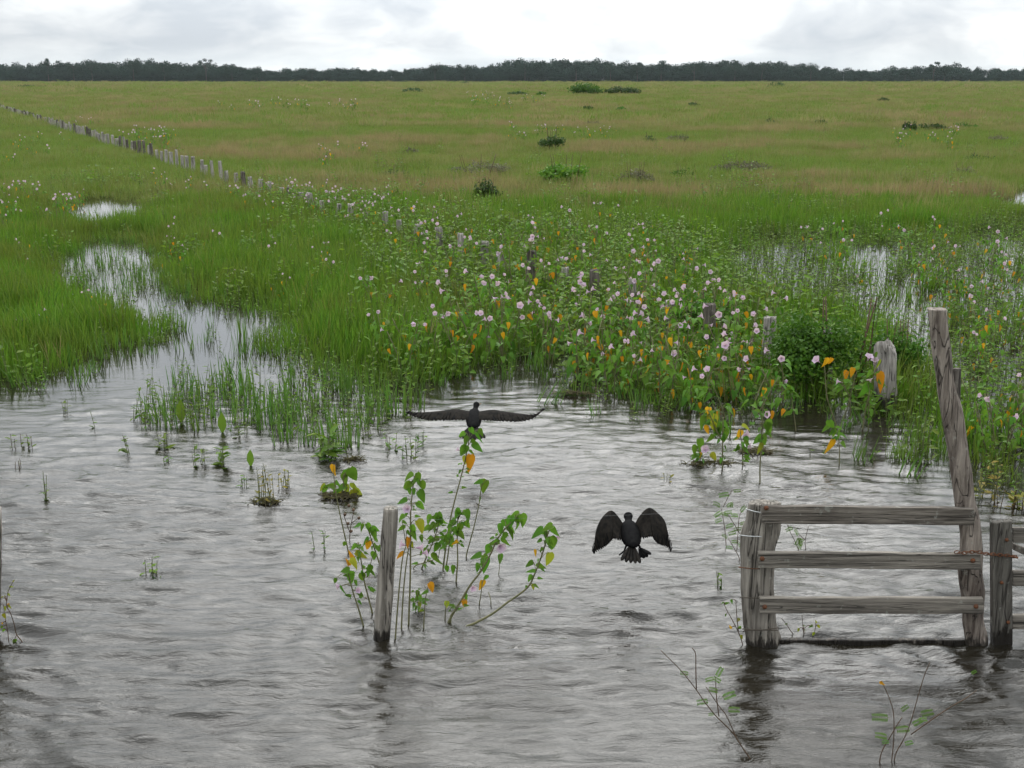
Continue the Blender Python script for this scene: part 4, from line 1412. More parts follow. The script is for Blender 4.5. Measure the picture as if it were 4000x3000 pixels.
for sg in (1, -1):
    if sg < 0:
        Lp = [(-0.035, 0.060, 0.08), (-0.058, 0.095, 0.075), (-0.10, 0.135, 0.06), (-0.145, 0.105, 0.04), (-0.178, 0.048, 0.02), (-0.192, -0.02, 0.0), (-0.198, -0.080, -0.03)]
        Tp = [(-0.045, -0.018, -0.07), (-0.072, -0.013, -0.09), (-0.102, -0.004, -0.10), (-0.120, -0.022, -0.10), (-0.142, -0.045, -0.09), (-0.170, -0.062, -0.07), (-0.197, -0.082, -0.035)]
    else:
        Lp = [(0.035, 0.060, 0.08), (0.058, 0.105, 0.075), (0.103, 0.150, 0.06), (0.150, 0.122, 0.04), (0.186, 0.080, 0.02), (0.203, 0.01, 0.0), (0.215, -0.068, -0.03)]
        Tp = [(0.045, -0.010, -0.07), (0.075, 0.000, -0.09), (0.108, 0.006, -0.10), (0.130, -0.022, -0.10), (0.155, -0.035, -0.09), (0.185, -0.045, -0.07), (0.214, -0.070, -0.035)]
    wing(mb, [(x_, y_, vz(v_, y_)) for x_, v_, y_ in Lp], [(x_, y_, vz(v_, y_)) for x_, v_, y_ in Tp], np.array((sg * 0.5, 0.3, 0.5)) * 0.014, seed_=9 + sg, ser=0.010)
for i, (x_, v_) in enumerate(((-0.074, -0.120), (-0.050, -0.129), (-0.025, -0.133), (0.0, -0.135), (0.024, -0.134))):
    quill(mb, (x_ * 0.25, -0.15, vz(-0.05, -0.15)), (x_, -0.29, vz(v_, -0.29)), 0.024, 1)
# webbed foot trailing on the right, toe of the other foot on the left
tube(mb, [(0.03, -0.11, vz(-0.040, -0.11)), (0.04, -0.16, vz(-0.062, -0.16))], 0.008, 0.006, 6)
for x_, v_ in ((0.052, -0.113), (0.070, -0.106), (0.088, -0.092)):
    quill(mb, (0.038, -0.15, vz(-0.058, -0.15)), (x_, -0.22, vz(v_, -0.22)), 0.026, 0)
quill(mb, (0.03, -0.15, vz(-0.06, -0.15)), (0.034, -0.22, vz(-0.112, -0.22)), 0.012, 0)
tube(mb, [(-0.03, -0.11, vz(-0.045, -0.11)), (-0.05, -0.17, vz(-0.078, -0.17)), (-0.078, -0.2, vz(-0.096, -0.2))], 0.006, 0.004, 6)
me = mb.mesh('rising_cormorant', [M_BIRD, M_WING, M_BEAK])
o = obj('rising_cormorant', me, None, tuple(at(2462, 2093, 6.05)))
tag(o, 'black cormorant taking off with bowed raised wings left of the fence panel', 'bird')

# ------------------------------------------------------------------ morning glory plants
def leaf_variants(mat):
    out = []
    for i in range(5):
        V, F = leaf_geo(0.70 + 0.14 * math.sin(i * 2.1), 0.35 + 0.12 * i, 0.22 + 0.10 * ((i * 3) % 5) / 2, 0.1 * (i - 2))
        mb = MB()
        mb.add(V, F, 0, 0.15 + 0.17 * i)
        out.append(mb.mesh('leaf', [mat]))
    return out


LEAVES, YLEAVES, YGLEAVES = leaf_variants(M_LEAF), leaf_variants(M_YLEAF), leaf_variants(M_YGLEAF)
V, F = flower_geo()
FLOWERS = []
for tint in (0.15, 0.55, 0.9):
    mb = MB()
    mb.add(V, F, 0, np.repeat([0.25, 0.0, 0.15, 0.4 + 0.35 * tint, 0.6 + 0.4 * tint], 15))
    FLOWERS.append(mb.mesh('flower', [M_FLOWER]))


def mat4(M3, scale, loc):
    m4 = np.eye(4)
    m4[:3, :3] = M3 * scale
    m4[:3, 3] = loc
    return Matrix(m4.tolist())


def facing(d, n):
    """frame with Y = d and Z as near to n as possible"""
    d = np.asarray(d, float)
    d = d / np.linalg.norm(d)
    z = np.asarray(n, float) - d * (np.asarray(n, float) @ d)
    z /= np.linalg.norm(z) + 1e-9
    return np.stack([np.cross(d, z), d, z], 1)


def bush_proto(i, h, nst, spread, nleaf, nflow, nyel):
    rg = np.random.default_rng(600 + i)
    t = bpy.data.objects.new('morning_glory', None)
    t.empty_display_size = 0.1
    t['category'] = 'flowering plant'
    COL.objects.link(t)
    ms, ml = MB(), MB()
    spots = []
    for s_ in range(nst):
        a, r = rg.random() * 6.28, rg.random() * 0.12
        b0 = np.array((r * math.cos(a), r * math.sin(a), -0.15))
        hh = h * rg.uniform(0.65, 1.0)
        lean = rg.uniform(0.1, spread)
        tip = b0 + np.array((math.cos(a) * lean, math.sin(a) * lean, hh + 0.15))
        mid = (b0 + tip) / 2 + rg.normal(size=3) * 0.03
        P = smooth_path([b0, mid, tip], 5)
        tube(ms, P, 0.008, 0.004, 5)
        spots.append(P)
    for q in range(nleaf):
        P = spots[q % nst]
        f = 0.30 + 0.70 * rg.random() ** 0.75
        p0 = P[min(len(P) - 1, int(f * (len(P) - 1)))]
        a = rg.random() * 6.28
        out = np.array((math.cos(a), math.sin(a), 0.0))
        p1 = p0 + out * rg.uniform(0.03, 0.10) + np.array((0, 0, rg.uniform(0.0, 0.06)))
        tube(ms, [p0, p1], 0.0022, 0.0018, 3, cap=False)
        d = out * rg.uniform(0.3, 1.0) + np.array((0, 0, rg.uniform(-1.1, 0.1)))
        M = facing(d, np.array((0, 0, 1.0)) + out * 0.6 + rg.normal(size=3) * 0.3)
        L = rg.uniform(0.07, 0.125) * (1.1 - 0.35 * f)
        V, F = leaf_geo(rg.uniform(0.65, 0.95), rg.uniform(0.2, 0.6), rg.uniform(0.15, 0.6))
        ml.add(p1 + (V * L) @ M.T, F, 0, rg.random())
    obj('stem', ms.mesh('stem', [M_STEM]), t)
    tag(obj('foliage', ml.mesh('foliage', [M_LEAF]), t), kind='stuff')
    for q in range(nflow):
        P = spots[rg.integers(nst)]
        p0 = P[-1] + rg.normal(size=3) * 0.035 + np.array((0, 0, -0.05 * rg.random()))
        a = rg.random() * 6.28
        d = np.array((math.cos(a), math.sin(a), rg.uniform(-0.6, 0.6)))
        fo = obj('flower', FLOWERS[rg.integers(3)], t)
        fo.matrix_local = mat4(frame_to(d, rg.random() * 6), rg.uniform(0.020, 0.034), p0 + d * 0.02)
    for q in range(nyel):
        P = spots[rg.integers(nst)]
        f = rg.uniform(0.45, 0.95)
        p0 = P[int(f * (len(P) - 1))]
        a = rg.random() * 6.28
        out = np.array((math.cos(a), math.sin(a), 0.0))
        d = out * 0.35 + np.array((0, 0, -1.0)) + rg.normal(size=3) * 0.2
        yo = obj('yellow_leaf', YLEAVES[rg.integers(5)], t)
        yo.matrix_local = mat4(facing(d, out + rg.normal(size=3) * 0.4), rg.uniform(0.06, 0.105), p0 + out * rg.uniform(0.09, 0.15))
    return t


SPEC = [(0.66, 4, 0.25, 34, 3, 2), (0.56, 3, 0.22, 26, 2, 4), (0.68, 5, 0.34, 44, 4, 3), (0.54, 4, 0.30, 32, 0, 3),
        (0.58, 3, 0.20, 24, 3, 2), (0.50, 4, 0.28, 30, 2, 5), (0.62, 4, 0.30, 36, 4, 2), (0.42, 3, 0.24, 22, 1, 3)]
PROTO = [bush_proto(i, *q) for i, q in enumerate(SPEC)]
BUSHES = []
used = [False] * len(PROTO)


def place_bush(px, py, label, group, k=None, sc=1.0, rz=None):
    k = random.randrange(len(PROTO)) if k is None else k
    p_ = gp(px, py)
    loc = (p_[0], p_[1], 0.0)
    rz = random.random() * 6.283 if rz is None else rz
    sc *= random.uniform(0.85, 1.15)
    if not used[k]:
        used[k] = True
        o = PROTO[k]
        o.location, o.rotation_euler, o.scale = loc, (0, 0, rz), (sc, sc, sc)
        o['label'] = label
        o['group'] = group
    else:
        o = copy_thing(PROTO[k], loc, rz, sc, label, group)
    BUSHES.append((o, k, px, p_[0], p_[1]))
    return o


def fill(poly_px, n, label, group, kinds, sc=1.0, mind=0.0):
    P = np.array(poly_px, float)
    got, tries = [], 0
    while len(got) < n and tries < 8000:
        tries += 1
        q = np.array((random.uniform(P[:, 0].min(), P[:, 0].max()), random.uniform(P[:, 1].min(), P[:, 1].max())))
        if not inside(P, q[:1], q[1:])[0]:
            continue
        w_ = gp(*q)[:2]
        if any(np.hypot(*(w_ - g)) < mind for g in got):
            continue
        got.append(w_)
        place_bush(q[0], q[1], label, group, random.choice(kinds), sc)


fill([(1850, 1150), (2150, 1150), (2330, 1250), (2350, 1500), (2180, 1430), (1900, 1420), (1780, 1400)], 20,
     'pink flowered morning glory with hanging yellow leaves at the near edge of the central thicket', 'morning glories in the central thicket', [0, 1, 2, 4, 5, 6], 1.0, 0.28)
fill([(1480, 1180), (1850, 1100), (1800, 1450), (1600, 1480), (1450, 1440)], 12,
     'sparse leafy morning glory with few flowers on the grassy bank left of the thicket', 'morning glories on the middle bank', [1, 3, 5, 7, 0], 0.85, 0.35)
fill([(1850, 960), (2350, 900), (2700, 1010), (2700, 1240), (2330, 1240), (1900, 1150)], 36,
     'morning glory dotted with pale pink flowers in the dense middle of the thicket', 'morning glories in the central thicket', [0, 1, 3, 4, 5, 5, 7], 0.92, 0.34)
fill([(2350, 1250), (2750, 1240), (3000, 1430), (2960, 1560), (2700, 1590), (2400, 1540)], 38,
     'morning glory with open pink flowers along the water right of the thicket centre', 'morning glories along the right bank', [0, 1, 2, 4, 6, 5, 5], 0.95, 0.26)
fill([(1060, 760), (1500, 850), (1860, 960), (1880, 1100), (1560, 1030), (1150, 850)], 30,
     'pale flowered morning glory growing along the fence left of the thicket', 'morning glories along the fence', [0, 1, 2, 4, 5, 6], 0.9, 0.5)
fill([(560, 690), (900, 770), (1150, 760), (1560, 800), (1480, 870), (1000, 880), (620, 760)], 24,
     'small flowered morning glory in front of the close-set fence posts', 'morning glories along the fence', [0, 1, 5, 4, 6], 0.75, 0.8)
fill([(420, 560), (660, 545), (680, 610), (480, 590)], 10, 'white dotted flower bush crossing the fence on the left', 'flower bushes over the left fence', [6, 2, 4, 0], 1.15, 1.2)
fill([(0, 790), (330, 810), (310, 900), (0, 930)], 16, 'pink flowered morning glory beside the small pond on the left', 'morning glories by the pond', [0, 2, 4, 6, 1], 0.85, 0.8)
fill([(0, 950), (260, 1000), (420, 1250), (250, 1350), (0, 1400)], 9, 'small yellow flecked weed bush on the left grass bank', 'weed bushes on the left bank', [7, 1, 5, 3], 0.62, 0.5)
fill([(600, 900), (1250, 930), (1350, 1180), (1000, 1180), (680, 1080)], 14, 'small leafy bush with scattered blooms on the middle grass bank', 'weed bushes on the middle bank', [7, 1, 5, 0, 4], 0.65, 0.6)
fill([(0, 560), (200, 570), (180, 650), (0, 660)], 5, 'distant yellow and white flower bush at the left edge of the meadow', 'distant flower bushes', [1, 5, 4], 1.0, 2)
fill([(250, 480), (420, 500), (380, 580), (200, 560)], 5, 'distant yellow tinged flower bush before the far fence', 'distant flower bushes', [1, 5, 4], 1.0, 2)
fill([(1180, 610), (1420, 600), (1400, 680), (1200, 690)], 6, 'yellow leaved flower bush in mid field behind the fence', 'flower bushes in mid field', [1, 5, 1], 1.0, 1.2)
fill([(1980, 520), (2420, 530), (2380, 580), (2000, 570)], 12, 'yellow and white flower bush in the mid distance beyond the dark bush', 'flower bushes in mid field', [1, 5, 6, 5], 1.1, 1.5)
fill([(3500, 540), (3760, 530), (3760, 620), (3480, 600)], 10, 'yellow flecked flower bush in the right flower patch', 'flower bushes in the right field', [1, 5, 6], 1.1, 1.5)
fill([(850, 425), (1400, 420), (1400, 450), (850, 455)], 12, 'far white specked flower bush in the left distance', 'distant flower bushes', [6, 2, 5], 1.7, 4)
fill([(1800, 380), (2120, 385), (2080, 450), (1820, 440)], 10, 'far white specked flower bush left of the thicket island', 'distant flower bushes', [6, 2], 1.7, 5)
fill([(2850, 960), (3400, 930), (3950, 960), (3900, 1250), (3300, 1200)], 12, 'lone morning glory standing in the flooded herb meadow on the right', 'morning glories in the flooded meadow', [1, 4, 7, 0], 0.85, 1.0)
fill([(3600, 1000), (3990, 1100), (3990, 1480), (3800, 1500)], 14, 'leafy morning glory right of the tall leaning post', 'morning glories right of the tall post', [1, 3, 7, 5], 0.8, 0.5)
fill([(3850, 1650), (4060, 1700), (4050, 1840), (3900, 1800)], 11, 'leafy morning glory at the right bank beyond the gate', 'morning glories at the right bank', [3, 7, 1, 0], 0.8, 0.2)
for i, q in enumerate(((3020, 1590), (2890, 1640))):
    place_bush(*q, ['pink flowered morning glory at the tip of the right bank', 'morning glory standing in water before the tip of the right bank'][i], 'morning glories along the right bank', (4, 5)[i], 0.9)


def trace(name, label, stems, leaves=(), flowers=(), conv=(1200, 1650, 1.659), base=None, r=0.0055, cat='plant', group=None, mats=(None,), stem_mat=None, jit=0.035, pinn=(), lsize=62):
    """a plant drawn from its stems: pictured points are set in the upright plane over its foot in the water"""
    ox, oy, sc_ = conv

    def cv(q):
        return ox + q[0] / sc_, oy + q[1] / sc_
    bp = gp(*cv(base or stems[0][0]))
    Y0 = bp[1]
    rg = np.random.default_rng(int(stems[0][0][0] * 131 + stems[0][0][1] * 7 + 5000))
    t = thing(name, label, cat, (bp[0], bp[1], 0), 0, group)
    org = np.array((bp[0], bp[1], 0.0))
    mss = [MB() for _ in stems]
    paths, own = [], []
    for si, st in enumerate(stems):
        y_off = rg.uniform(-jit, jit)
        P = [at(*cv(q), Y0 + y_off * (i / max(1, len(st) - 1))) - org for i, q in enumerate(st)]
        if si == 0 or abs(P[0][2]) < 0.06:
            P = [P[0] + np.array((0, 0, -0.10))] + P
        P = smooth_path(P, 5)
        paths.append(P)
        own += [si] * len(P)
        tube(mss[si], P, r * (1 if si == 0 else 0.8), r * 0.5, 6)
    allp = np.concatenate(paths)
    kpx = Y0 / FPX / sc_
    todo = []
    for lf in leaves:
        x_, y_ = lf[0], lf[1]
        col_ = lf[2] if len(lf) > 2 else 'g'
        L = (lf[3] if len(lf) > 3 else lsize) * kpx * 1.13
        c = at(*cv((x_, y_)), Y0 + rg.uniform(-jit, jit)) - org
        dd = allp - c
        ni = np.argmin(dd[:, 0] ** 2 + dd[:, 2] ** 2 * 0.6 + 0.2 * dd[:, 1] ** 2)
        near, ms = allp[ni], mss[own[ni]]
        out = c - near
        out[1] = 0
        ol = np.linalg.norm(out) + 1e-6
        ang = lf[4] if len(lf) > 4 else None
        if ang is not None:
            d = np.array((math.cos(math.radians(ang)), rg.uniform(-0.2, 0.2), math.sin(math.radians(ang))))
        else:
            d = out / ol * 0.75 + np.array((0, 0, -0.85)) + rg.normal(size=3) * 0.12
            d[1] = rg.uniform(-0.5, 0.3)
        d /= np.linalg.norm(d)
        p0 = c - d * L * 0.5
        tube(ms, smooth_path([near, (near + p0) / 2 + np.array((0, 0, 0.25 * min(ol, 0.06))), p0], 3), 0.0022, 0.0017, 4, cap=False)
        n_ = np.array((rg.normal() * 0.55, -0.75, 0.75 + rg.normal() * 0.3))
        todo.append((col_, facing(d, n_), L, p0))
    # small young leaves crowding the upper stems
    if name == 'morning_glory' and len(leaves) > 3:
        for si, P in enumerate(paths):
            for q in range(12 if si == 0 else 7):
                p_ = P[int(len(P) * rg.uniform(0.5, 0.98))]
                d = np.array((rg.normal() * 0.7, rg.normal() * 0.7, rg.uniform(-1.0, 0.4)))
                d /= np.linalg.norm(d)
                p1 = p_ + d * np.array((1, 1, 0.2)) * 0.025
                tube(mss[si], [p_, p1], 0.0018, 0.0015, 3, cap=False)
                todo.append(('g', facing(d, np.array((rg.normal() * 0.5, -0.7, 0.8))), rg.uniform(30, 55) * kpx, p1))
    for (x_, y_, s_) in flowers:
        c = at(*cv((x_, y_)), Y0 + rg.uniform(-jit, jit)) - org
        ni = np.argmin(((allp - c) ** 2).sum(1))
        near, ms = allp[ni], mss[own[ni]]
        d = c - near
        d = d / (np.linalg.norm(d) + 1e-6) + np.array((rg.normal() * 0.4, -0.5, 0.25))
        d /= np.linalg.norm(d)
        R = s_ * kpx * 0.5
        p0 = c - d * R * 0.7
        tube(ms, [near, p0], 0.002, 0.0018, 4, cap=False)
        todo.append(('f', frame_to(d, rg.random() * 6), R, p0))
    for ms in mss:
        obj('stem', ms.mesh('stem', [stem_mat or M_STEM]), t)
    for col_, M, L, p0 in todo:
        lib, nm = {'g': (LEAVES, 'leaf'), 'y': (YLEAVES, 'yellow_leaf'), 'h': (YGLEAVES, 'turning_leaf'), 'f': (FLOWERS, 'flower')}[col_]
        o_ = obj(nm, lib[rg.integers(len(lib))], t)
        o_.matrix_local = mat4(M, L, p0)
    for (x_, y_, ang, ln) in pinn:
        c = at(*cv((x_, y_)), Y0 + rg.uniform(-jit, jit)) - org
        a = math.radians(ang)
        d = np.array((math.cos(a), rg.uniform(-0.4, 0.2), math.sin(a)))
        o_ = obj('pinnate_leaf', PINNATE[rg.integers(len(PINNATE))], t)
        o_.matrix_local = mat4(facing(d, np.array((rg.normal() * 0.3, -0.7, 0.8))), ln * kpx, c)
    return t


PINNATE = []
for i in range(3):
    mb = MB()
    tube(mb, [(0, 0, 0), (0, 0.5, 0.05), (0, 1.0, -0.05 - 0.08 * i)], 0.012, 0.006, 3, 1, cap=False)
    for q in range(9):
        yy = 0.14 + 0.1 * q
        z_ = 0.05 - 0.15 * (yy - 0.5) ** 2 * 2
        for sg in (1, -1):
            L = 0.30 * (1 - 0.35 * abs(yy - 0.45))
            mb.add([(0, yy, z_), (sg * L * 0.5, yy + 0.095, z_ + 0.02), (sg * L, yy + 0.07, z_ - 0.05), (sg * L * 0.5, yy - 0.005, z_ + 0.02)], [(0, 1, 2, 3)], 0, 0.3 + 0.2 * i)
    PINNATE.append(mb.mesh('pinnate_leaf', [M_LEAF, M_STEM]))

MG = 'morning glory stems around the slim leaning post'
T = trace
T('morning_glory', 'morning glory left of the slim post with pink flowers near the water', [[(370, 1350), (330, 1200), (300, 1110), (272, 1000), (262, 960)]],
  [(285, 1020, 'g', 110, -70), (238, 1100, 'g', 90, -75), (240, 960, 'g', 70, 190), (180, 1030, 'g', 50, 250), (318, 1045, 'g', 50, 290), (306, 925, 'h', 90, -45), (262, 905, 'y', 50, 100)], [(212, 1060, 60), (325, 1088, 45)], group=MG)
T('morning_glory', 'dark stemmed morning glory with orange leaf just left of the slim post', [[(425, 1255), (400, 1150), (370, 1030), (350, 900), (330, 775)], [(362, 990), (385, 965), (405, 945)]],
  [(357, 1005, 'g', 75, -80), (402, 955, 'g', 75, 245), (428, 872, 'g', 75, 250), (355, 862, 'h', 90, -30), (283, 858, 'y', 65, 120), (300, 810, 'g', 55), (330, 800, 'g', 45)], group=MG)
T('morning_glory', 'low morning glory partly behind the left side of the slim post', [[(470, 930), (440, 830), (410, 740), (385, 665)]],
  [(352, 690, 'g', 70), (320, 670, 'g', 60, 200), (402, 690, 'g', 75, -60), (437, 735, 'g', 85, -75), (375, 775, 'g', 70, 225), (393, 803, 'y', 75, 260), (445, 695, 'g', 60, -40)], group=MG)
T('morning_glory', 'bare tall stem left of the slim post with one yellow leaf on top', [[(268, 850), (240, 720), (205, 560), (182, 430), (172, 340)]], [(170, 315, 'y', 75, 265), (240, 790, 'g', 40)], r=0.005, group=MG)
mbx = T('dry_seed_stalk', 'dry brown seed stalk with round capsules left of the slim post', [[(275, 780), (280, 690), (295, 610), (305, 565)], [(278, 720), (240, 610), (236, 590)], [(290, 650), (335, 618)]], stem_mat=M_TWIG, r=0.0035, group=None)
for q in ((245, 597), (300, 567), (335, 620), (265, 655), (285, 705), (270, 540)):
    mb = MB()
    c = at(1200 + q[0] / 1.659, 1650 + q[1] / 1.659, mbx.location[1]) - np.array(mbx.location)
    loft(mb, [(c + np.array((0, -0.011, 0)), 0.004, 0.004), (c + np.array((0, -0.005, 0)), 0.010, 0.010), (c + np.array((0, 0.005, 0)), 0.010, 0.010), (c + np.array((0, 0.011, 0)), 0.004, 0.004)], 7)
    obj('seed_capsule', mb.mesh('seed_capsule', [M_TWIG]), mbx)
T('morning_glory', 'tallest leafy morning glory just right of the slim post with drooping top leaves', [[(657, 1325), (668, 1000), (670, 700), (672, 560), (690, 380), (700, 345)]],
  [(645, 412, 'g', 80, 230), (655, 360, 'g', 75, 205), (720, 372, 'g', 95, -80), (752, 415, 'g', 85, -70), (748, 485, 'g', 95, -55), (664, 452, 'g', 60, -90), (692, 455, 'g', 55, -80), (612, 512, 'g', 70, 200), (740, 545, 'g', 80, -50),
   (608, 630, 'g', 70, 215), (606, 690, 'g', 65, 225), (735, 682, 'h', 100, -60), (692, 742, 'g', 80, -90), (650, 785, 'y', 75, 255), (597, 865, 'y', 75, 215), (680, 800, 'h', 60, 270), (640, 590, 'g', 60, 240), (690, 690, 'g', 60, -60)],
  [(652, 560, 62), (722, 812, 70), (757, 848, 50), (628, 795, 60)], group=MG)
T('morning_glory', 'slender stem rising close along the right side of the slim post', [[(570, 1430), (590, 1150), (615, 900), (640, 800)]], [(636, 650, 'g', 45), (660, 720, 'g', 50)], r=0.005, group=MG)
T('morning_glory', 'second slender stem from the right side of the slim post', [[(610, 1355), (625, 1080), (650, 860), (672, 770)]], [(690, 735, 'g', 55)], r=0.005, group=MG)
T('morning_glory', 'bushy morning glory with many small leaves right of the tallest one', [[(740, 960), (770, 880), (805, 800), (845, 690), (850, 620)], [(690, 940), (760, 910), (850, 880)]],
  [(785, 638, 'g', 80, 235), (825, 615, 'g', 70, 200), (862, 625, 'g', 85, -70), (885, 640, 'g', 75, -60), (848, 660, 'g', 80, 250), (800, 690, 'g', 70, 215), (770, 690, 'g', 60, 200), (820, 760, 'g', 70, 190), (835, 815, 'g', 75, 245), (860, 780, 'g', 70, 200),
   (895, 745, 'g', 85, 180), (930, 780, 'g', 100, -75), (890, 815, 'g', 65, -60), (848, 900, 'g', 120, -80), (745, 760, 'g', 60, -60), (735, 850, 'g', 50), (795, 770, 'g', 60)], group=MG)
T('morning_glory', 'tallest thin stem with a single big yellow leaf under its leafy top', [[(880, 960), (905, 760), (925, 640), (955, 510), (990, 380), (1015, 280), (1035, 190), (1050, 110)]],
  [(1025, 130, 'g', 75, 240), (1010, 190, 'g', 90, 250), (1108, 165, 'g', 85, -40), (1115, 105, 'g', 85, -75), (1130, 70, 'g', 60, -50), (1000, 80, 'g', 50, 215), (1053, 275, 'y', 125, -95), (1022, 250, 'h', 65, 260), (1070, 60, 'g', 55, -70), (1085, 130, 'g', 55, -40)], [(982, 180, 35)], group=MG)
T('morning_glory', 'leafy upright morning glory behind the bushy one with small dark leaves', [[(965, 1040), (975, 900), (972, 760), (975, 640)], [(900, 940), (920, 800), (930, 690)]],
  [(965, 600, 'g', 85, 230), (990, 590, 'g', 60, -50), (1045, 625, 'g', 110, -65), (1030, 600, 'g', 60, -40), (985, 690, 'g', 70, 250), (965, 715, 'g', 75, 260), (930, 660, 'g', 80, 215), (1040, 665, 'g', 60, -60), (925, 715, 'g', 70, 230), (1000, 735, 'g', 70, -40), (955, 780, 'y', 45), (905, 955, 'g', 60, 260), (945, 960, 'g', 70, 260)], group=MG)
T('morning_glory', 'thin leaning stem with two heart leaves at its tip', [[(1030, 875), (1050, 790), (1085, 660), (1115, 520), (1125, 440), (1135, 395)]], [(1146, 420, 'g', 95, 250), (1105, 388, 'g', 60, 195), (1120, 500, 'g', 30)], r=0.0045, group=MG)
T('morning_glory', 'long morning glory stem slanting right with a dense leafy head', [[(905, 1320), (1000, 1150), (1060, 1050), (1125, 965), (1190, 850), (1230, 760), (1290, 680), (1345, 625)], [(930, 1260), (960, 1220), (985, 1190)]],
  [(1340, 605, 'g', 70, 195), (1315, 655, 'g', 95, 260), (1400, 645, 'g', 105, -75), (1372, 635, 'g', 80, -50), (1250, 700, 'g', 80, 250), (1295, 668, 'g', 85, -70), (1328, 735, 'g', 85, -60), (1290, 780, 'g', 85, -60), (1200, 785, 'g', 90, 190), (1168, 830, 'g', 80, 240), (1090, 868, 'g', 80, 195),
   (1150, 930, 'g', 115, 265), (1100, 948, 'g', 70, 240), (1325, 700, 'g', 70, -45), (1270, 745, 'g', 70, 260), (1360, 680, 'g', 70, -80), (1030, 1140, 'g', 65, -70), (1018, 1180, 'y', 70, 260)], [(1248, 800, 75), (1072, 1068, 50)], r=0.007, group=MG)
T('morning_glory', 'long stem lying along the water and rising to a drooping head on the right', [[(1015, 1340), (1090, 1300), (1200, 1240), (1300, 1165), (1380, 1110), (1440, 1055), (1475, 980), (1510, 890), (1540, 800), (1560, 720)]],
  [(1485, 720, 'g', 105, 215), (1555, 685, 'g', 75, 200), (1605, 715, 'g', 100, -75), (1545, 745, 'g', 90, 260), (1585, 790, 'g', 110, -80), (1530, 720, 'g', 70), (1436, 920, 'g', 65, 215), (1520, 935, 'g', 70, -40), (1445, 965, 'g', 60, 180), (1565, 895, 'h', 105, -95), (1478, 850, 'y', 50, 260), (1440, 1015, 'g', 70, 240), (1465, 1070, 'h', 50, -80)], [(1612, 748, 45)], r=0.007, group=MG)
T('morning_glory', 'short stem with one bright yellow heart leaf in front of the slanting stem', [[(1115, 1190), (1125, 1120), (1135, 1040)], [(1190, 1160), (1175, 1100)]], [(1130, 1060, 'y', 75, 265), (1155, 1010, 'g', 50, 250)], r=0.004, group=MG)
T('morning_glory', 'thin short stem with one yellow leaf close to the water in front', [[(755, 1340), (762, 1200), (772, 1110), (790, 1050)]], [(805, 1075, 'y', 75, -60), (758, 1105, 'g', 55, 200)], r=0.004, group=MG)
T('morning_glory', 'low leafy shoot right of the slender stems close to the water', [[(722, 1250), (718, 1180), (715, 1100)]], [(712, 1115, 'g', 60, 250), (730, 1145, 'g', 60, -60), (705, 1150, 'g', 50, 240), (728, 1190, 'h', 55, 260), (745, 1235, 'h', 45), (705, 1210, 'g', 40)], r=0.004, group=MG)
T('morning_glory', 'tiny yellow green shoot between the front yellow leaves', [[(893, 1300), (895, 1240), (898, 1190)]], [(903, 1185, 'h', 55, 260), (965, 1215, 'g', 50, 250), (925, 1290, 'g', 50, 230)], r=0.004, group=MG)
T('morning_glory', 'hanging single leaf on a short shoot beyond the slanting stem', [[(1240, 1000), (1246, 940), (1250, 870)]], [(1252, 890, 'g', 75, -85)], r=0.003, group=MG)
T('leafy_island', 'leafy plant clump with lobed leaves on a small raft left behind the slim post', [[(215, 490), (235, 420), (235, 350), (260, 310)], [(230, 490), (290, 440), (310, 420)], [(200, 485), (150, 420), (110, 425)], [(240, 480), (262, 420), (285, 430)]],
  [(110, 440, 'g', 80, 250), (95, 425, 'h', 60, 215), (150, 410, 'g', 70, 180), (235, 340, 'g', 75, 215), (275, 315, 'g', 80, 190), (300, 345, 'g', 110, -70), (250, 375, 'g', 90, 260), (310, 430, 'h', 85, -70), (335, 460, 'h', 75, -35), (295, 480, 'h', 90, -85), (215, 430, 'g', 70), (255, 440, 'h', 80, 265), (200, 400, 'g', 60), (180, 460, 'g', 60), (230, 465, 'h', 60)])

# each bush is told apart by its flowers, the fence post it grows by and its place among its like
def bush_label(k, x, y, first):
    nf, ny = SPEC[k][4], SPEC[k][5]
    fl_ = 'many pink flowers' if nf >= 4 else 'several pink flowers' if nf >= 3 else 'few pink flowers' if nf else 'no flowers'
    fl_ += ' and yellow leaves' if ny >= 4 else ''
    j = int(round((y - 9.91) / 0.745))
    dx = x - fence_x(y)
    if 0 <= j <= 60 and abs(dx) < 2.2:
        side = 'behind' if dx > 0.25 else 'in front of' if dx < -0.25 else 'against'
        return 'morning glory with %s %s the %s' % (fl_, side, ('%s fence post' % nth(j)) if j else 'cracked post')
    return None


table = {}
for o, k, px, x, y in BUSHES:
    lb = bush_label(k, x, y, o['label']) or o['label']
    table.setdefault(lb, []).append((px, o))
for lb, L in table.items():
    L.sort(key=lambda q: q[0])
    n = len(L)
    for i, (px, o) in enumerate(L):
        if n == 1:
            o['label'] = lb
        else:
            w_ = ('left one' if i == 0 else 'right one') if n == 2 else 'leftmost' if i == 0 else 'rightmost' if i == n - 1 else '%s from left' % nth(i + 1)
            o['label'] = ' '.join((lb + ', ' + w_).split()[-16:]) if len((lb + ' ' + w_).split()) > 16 else lb + ', ' + w_

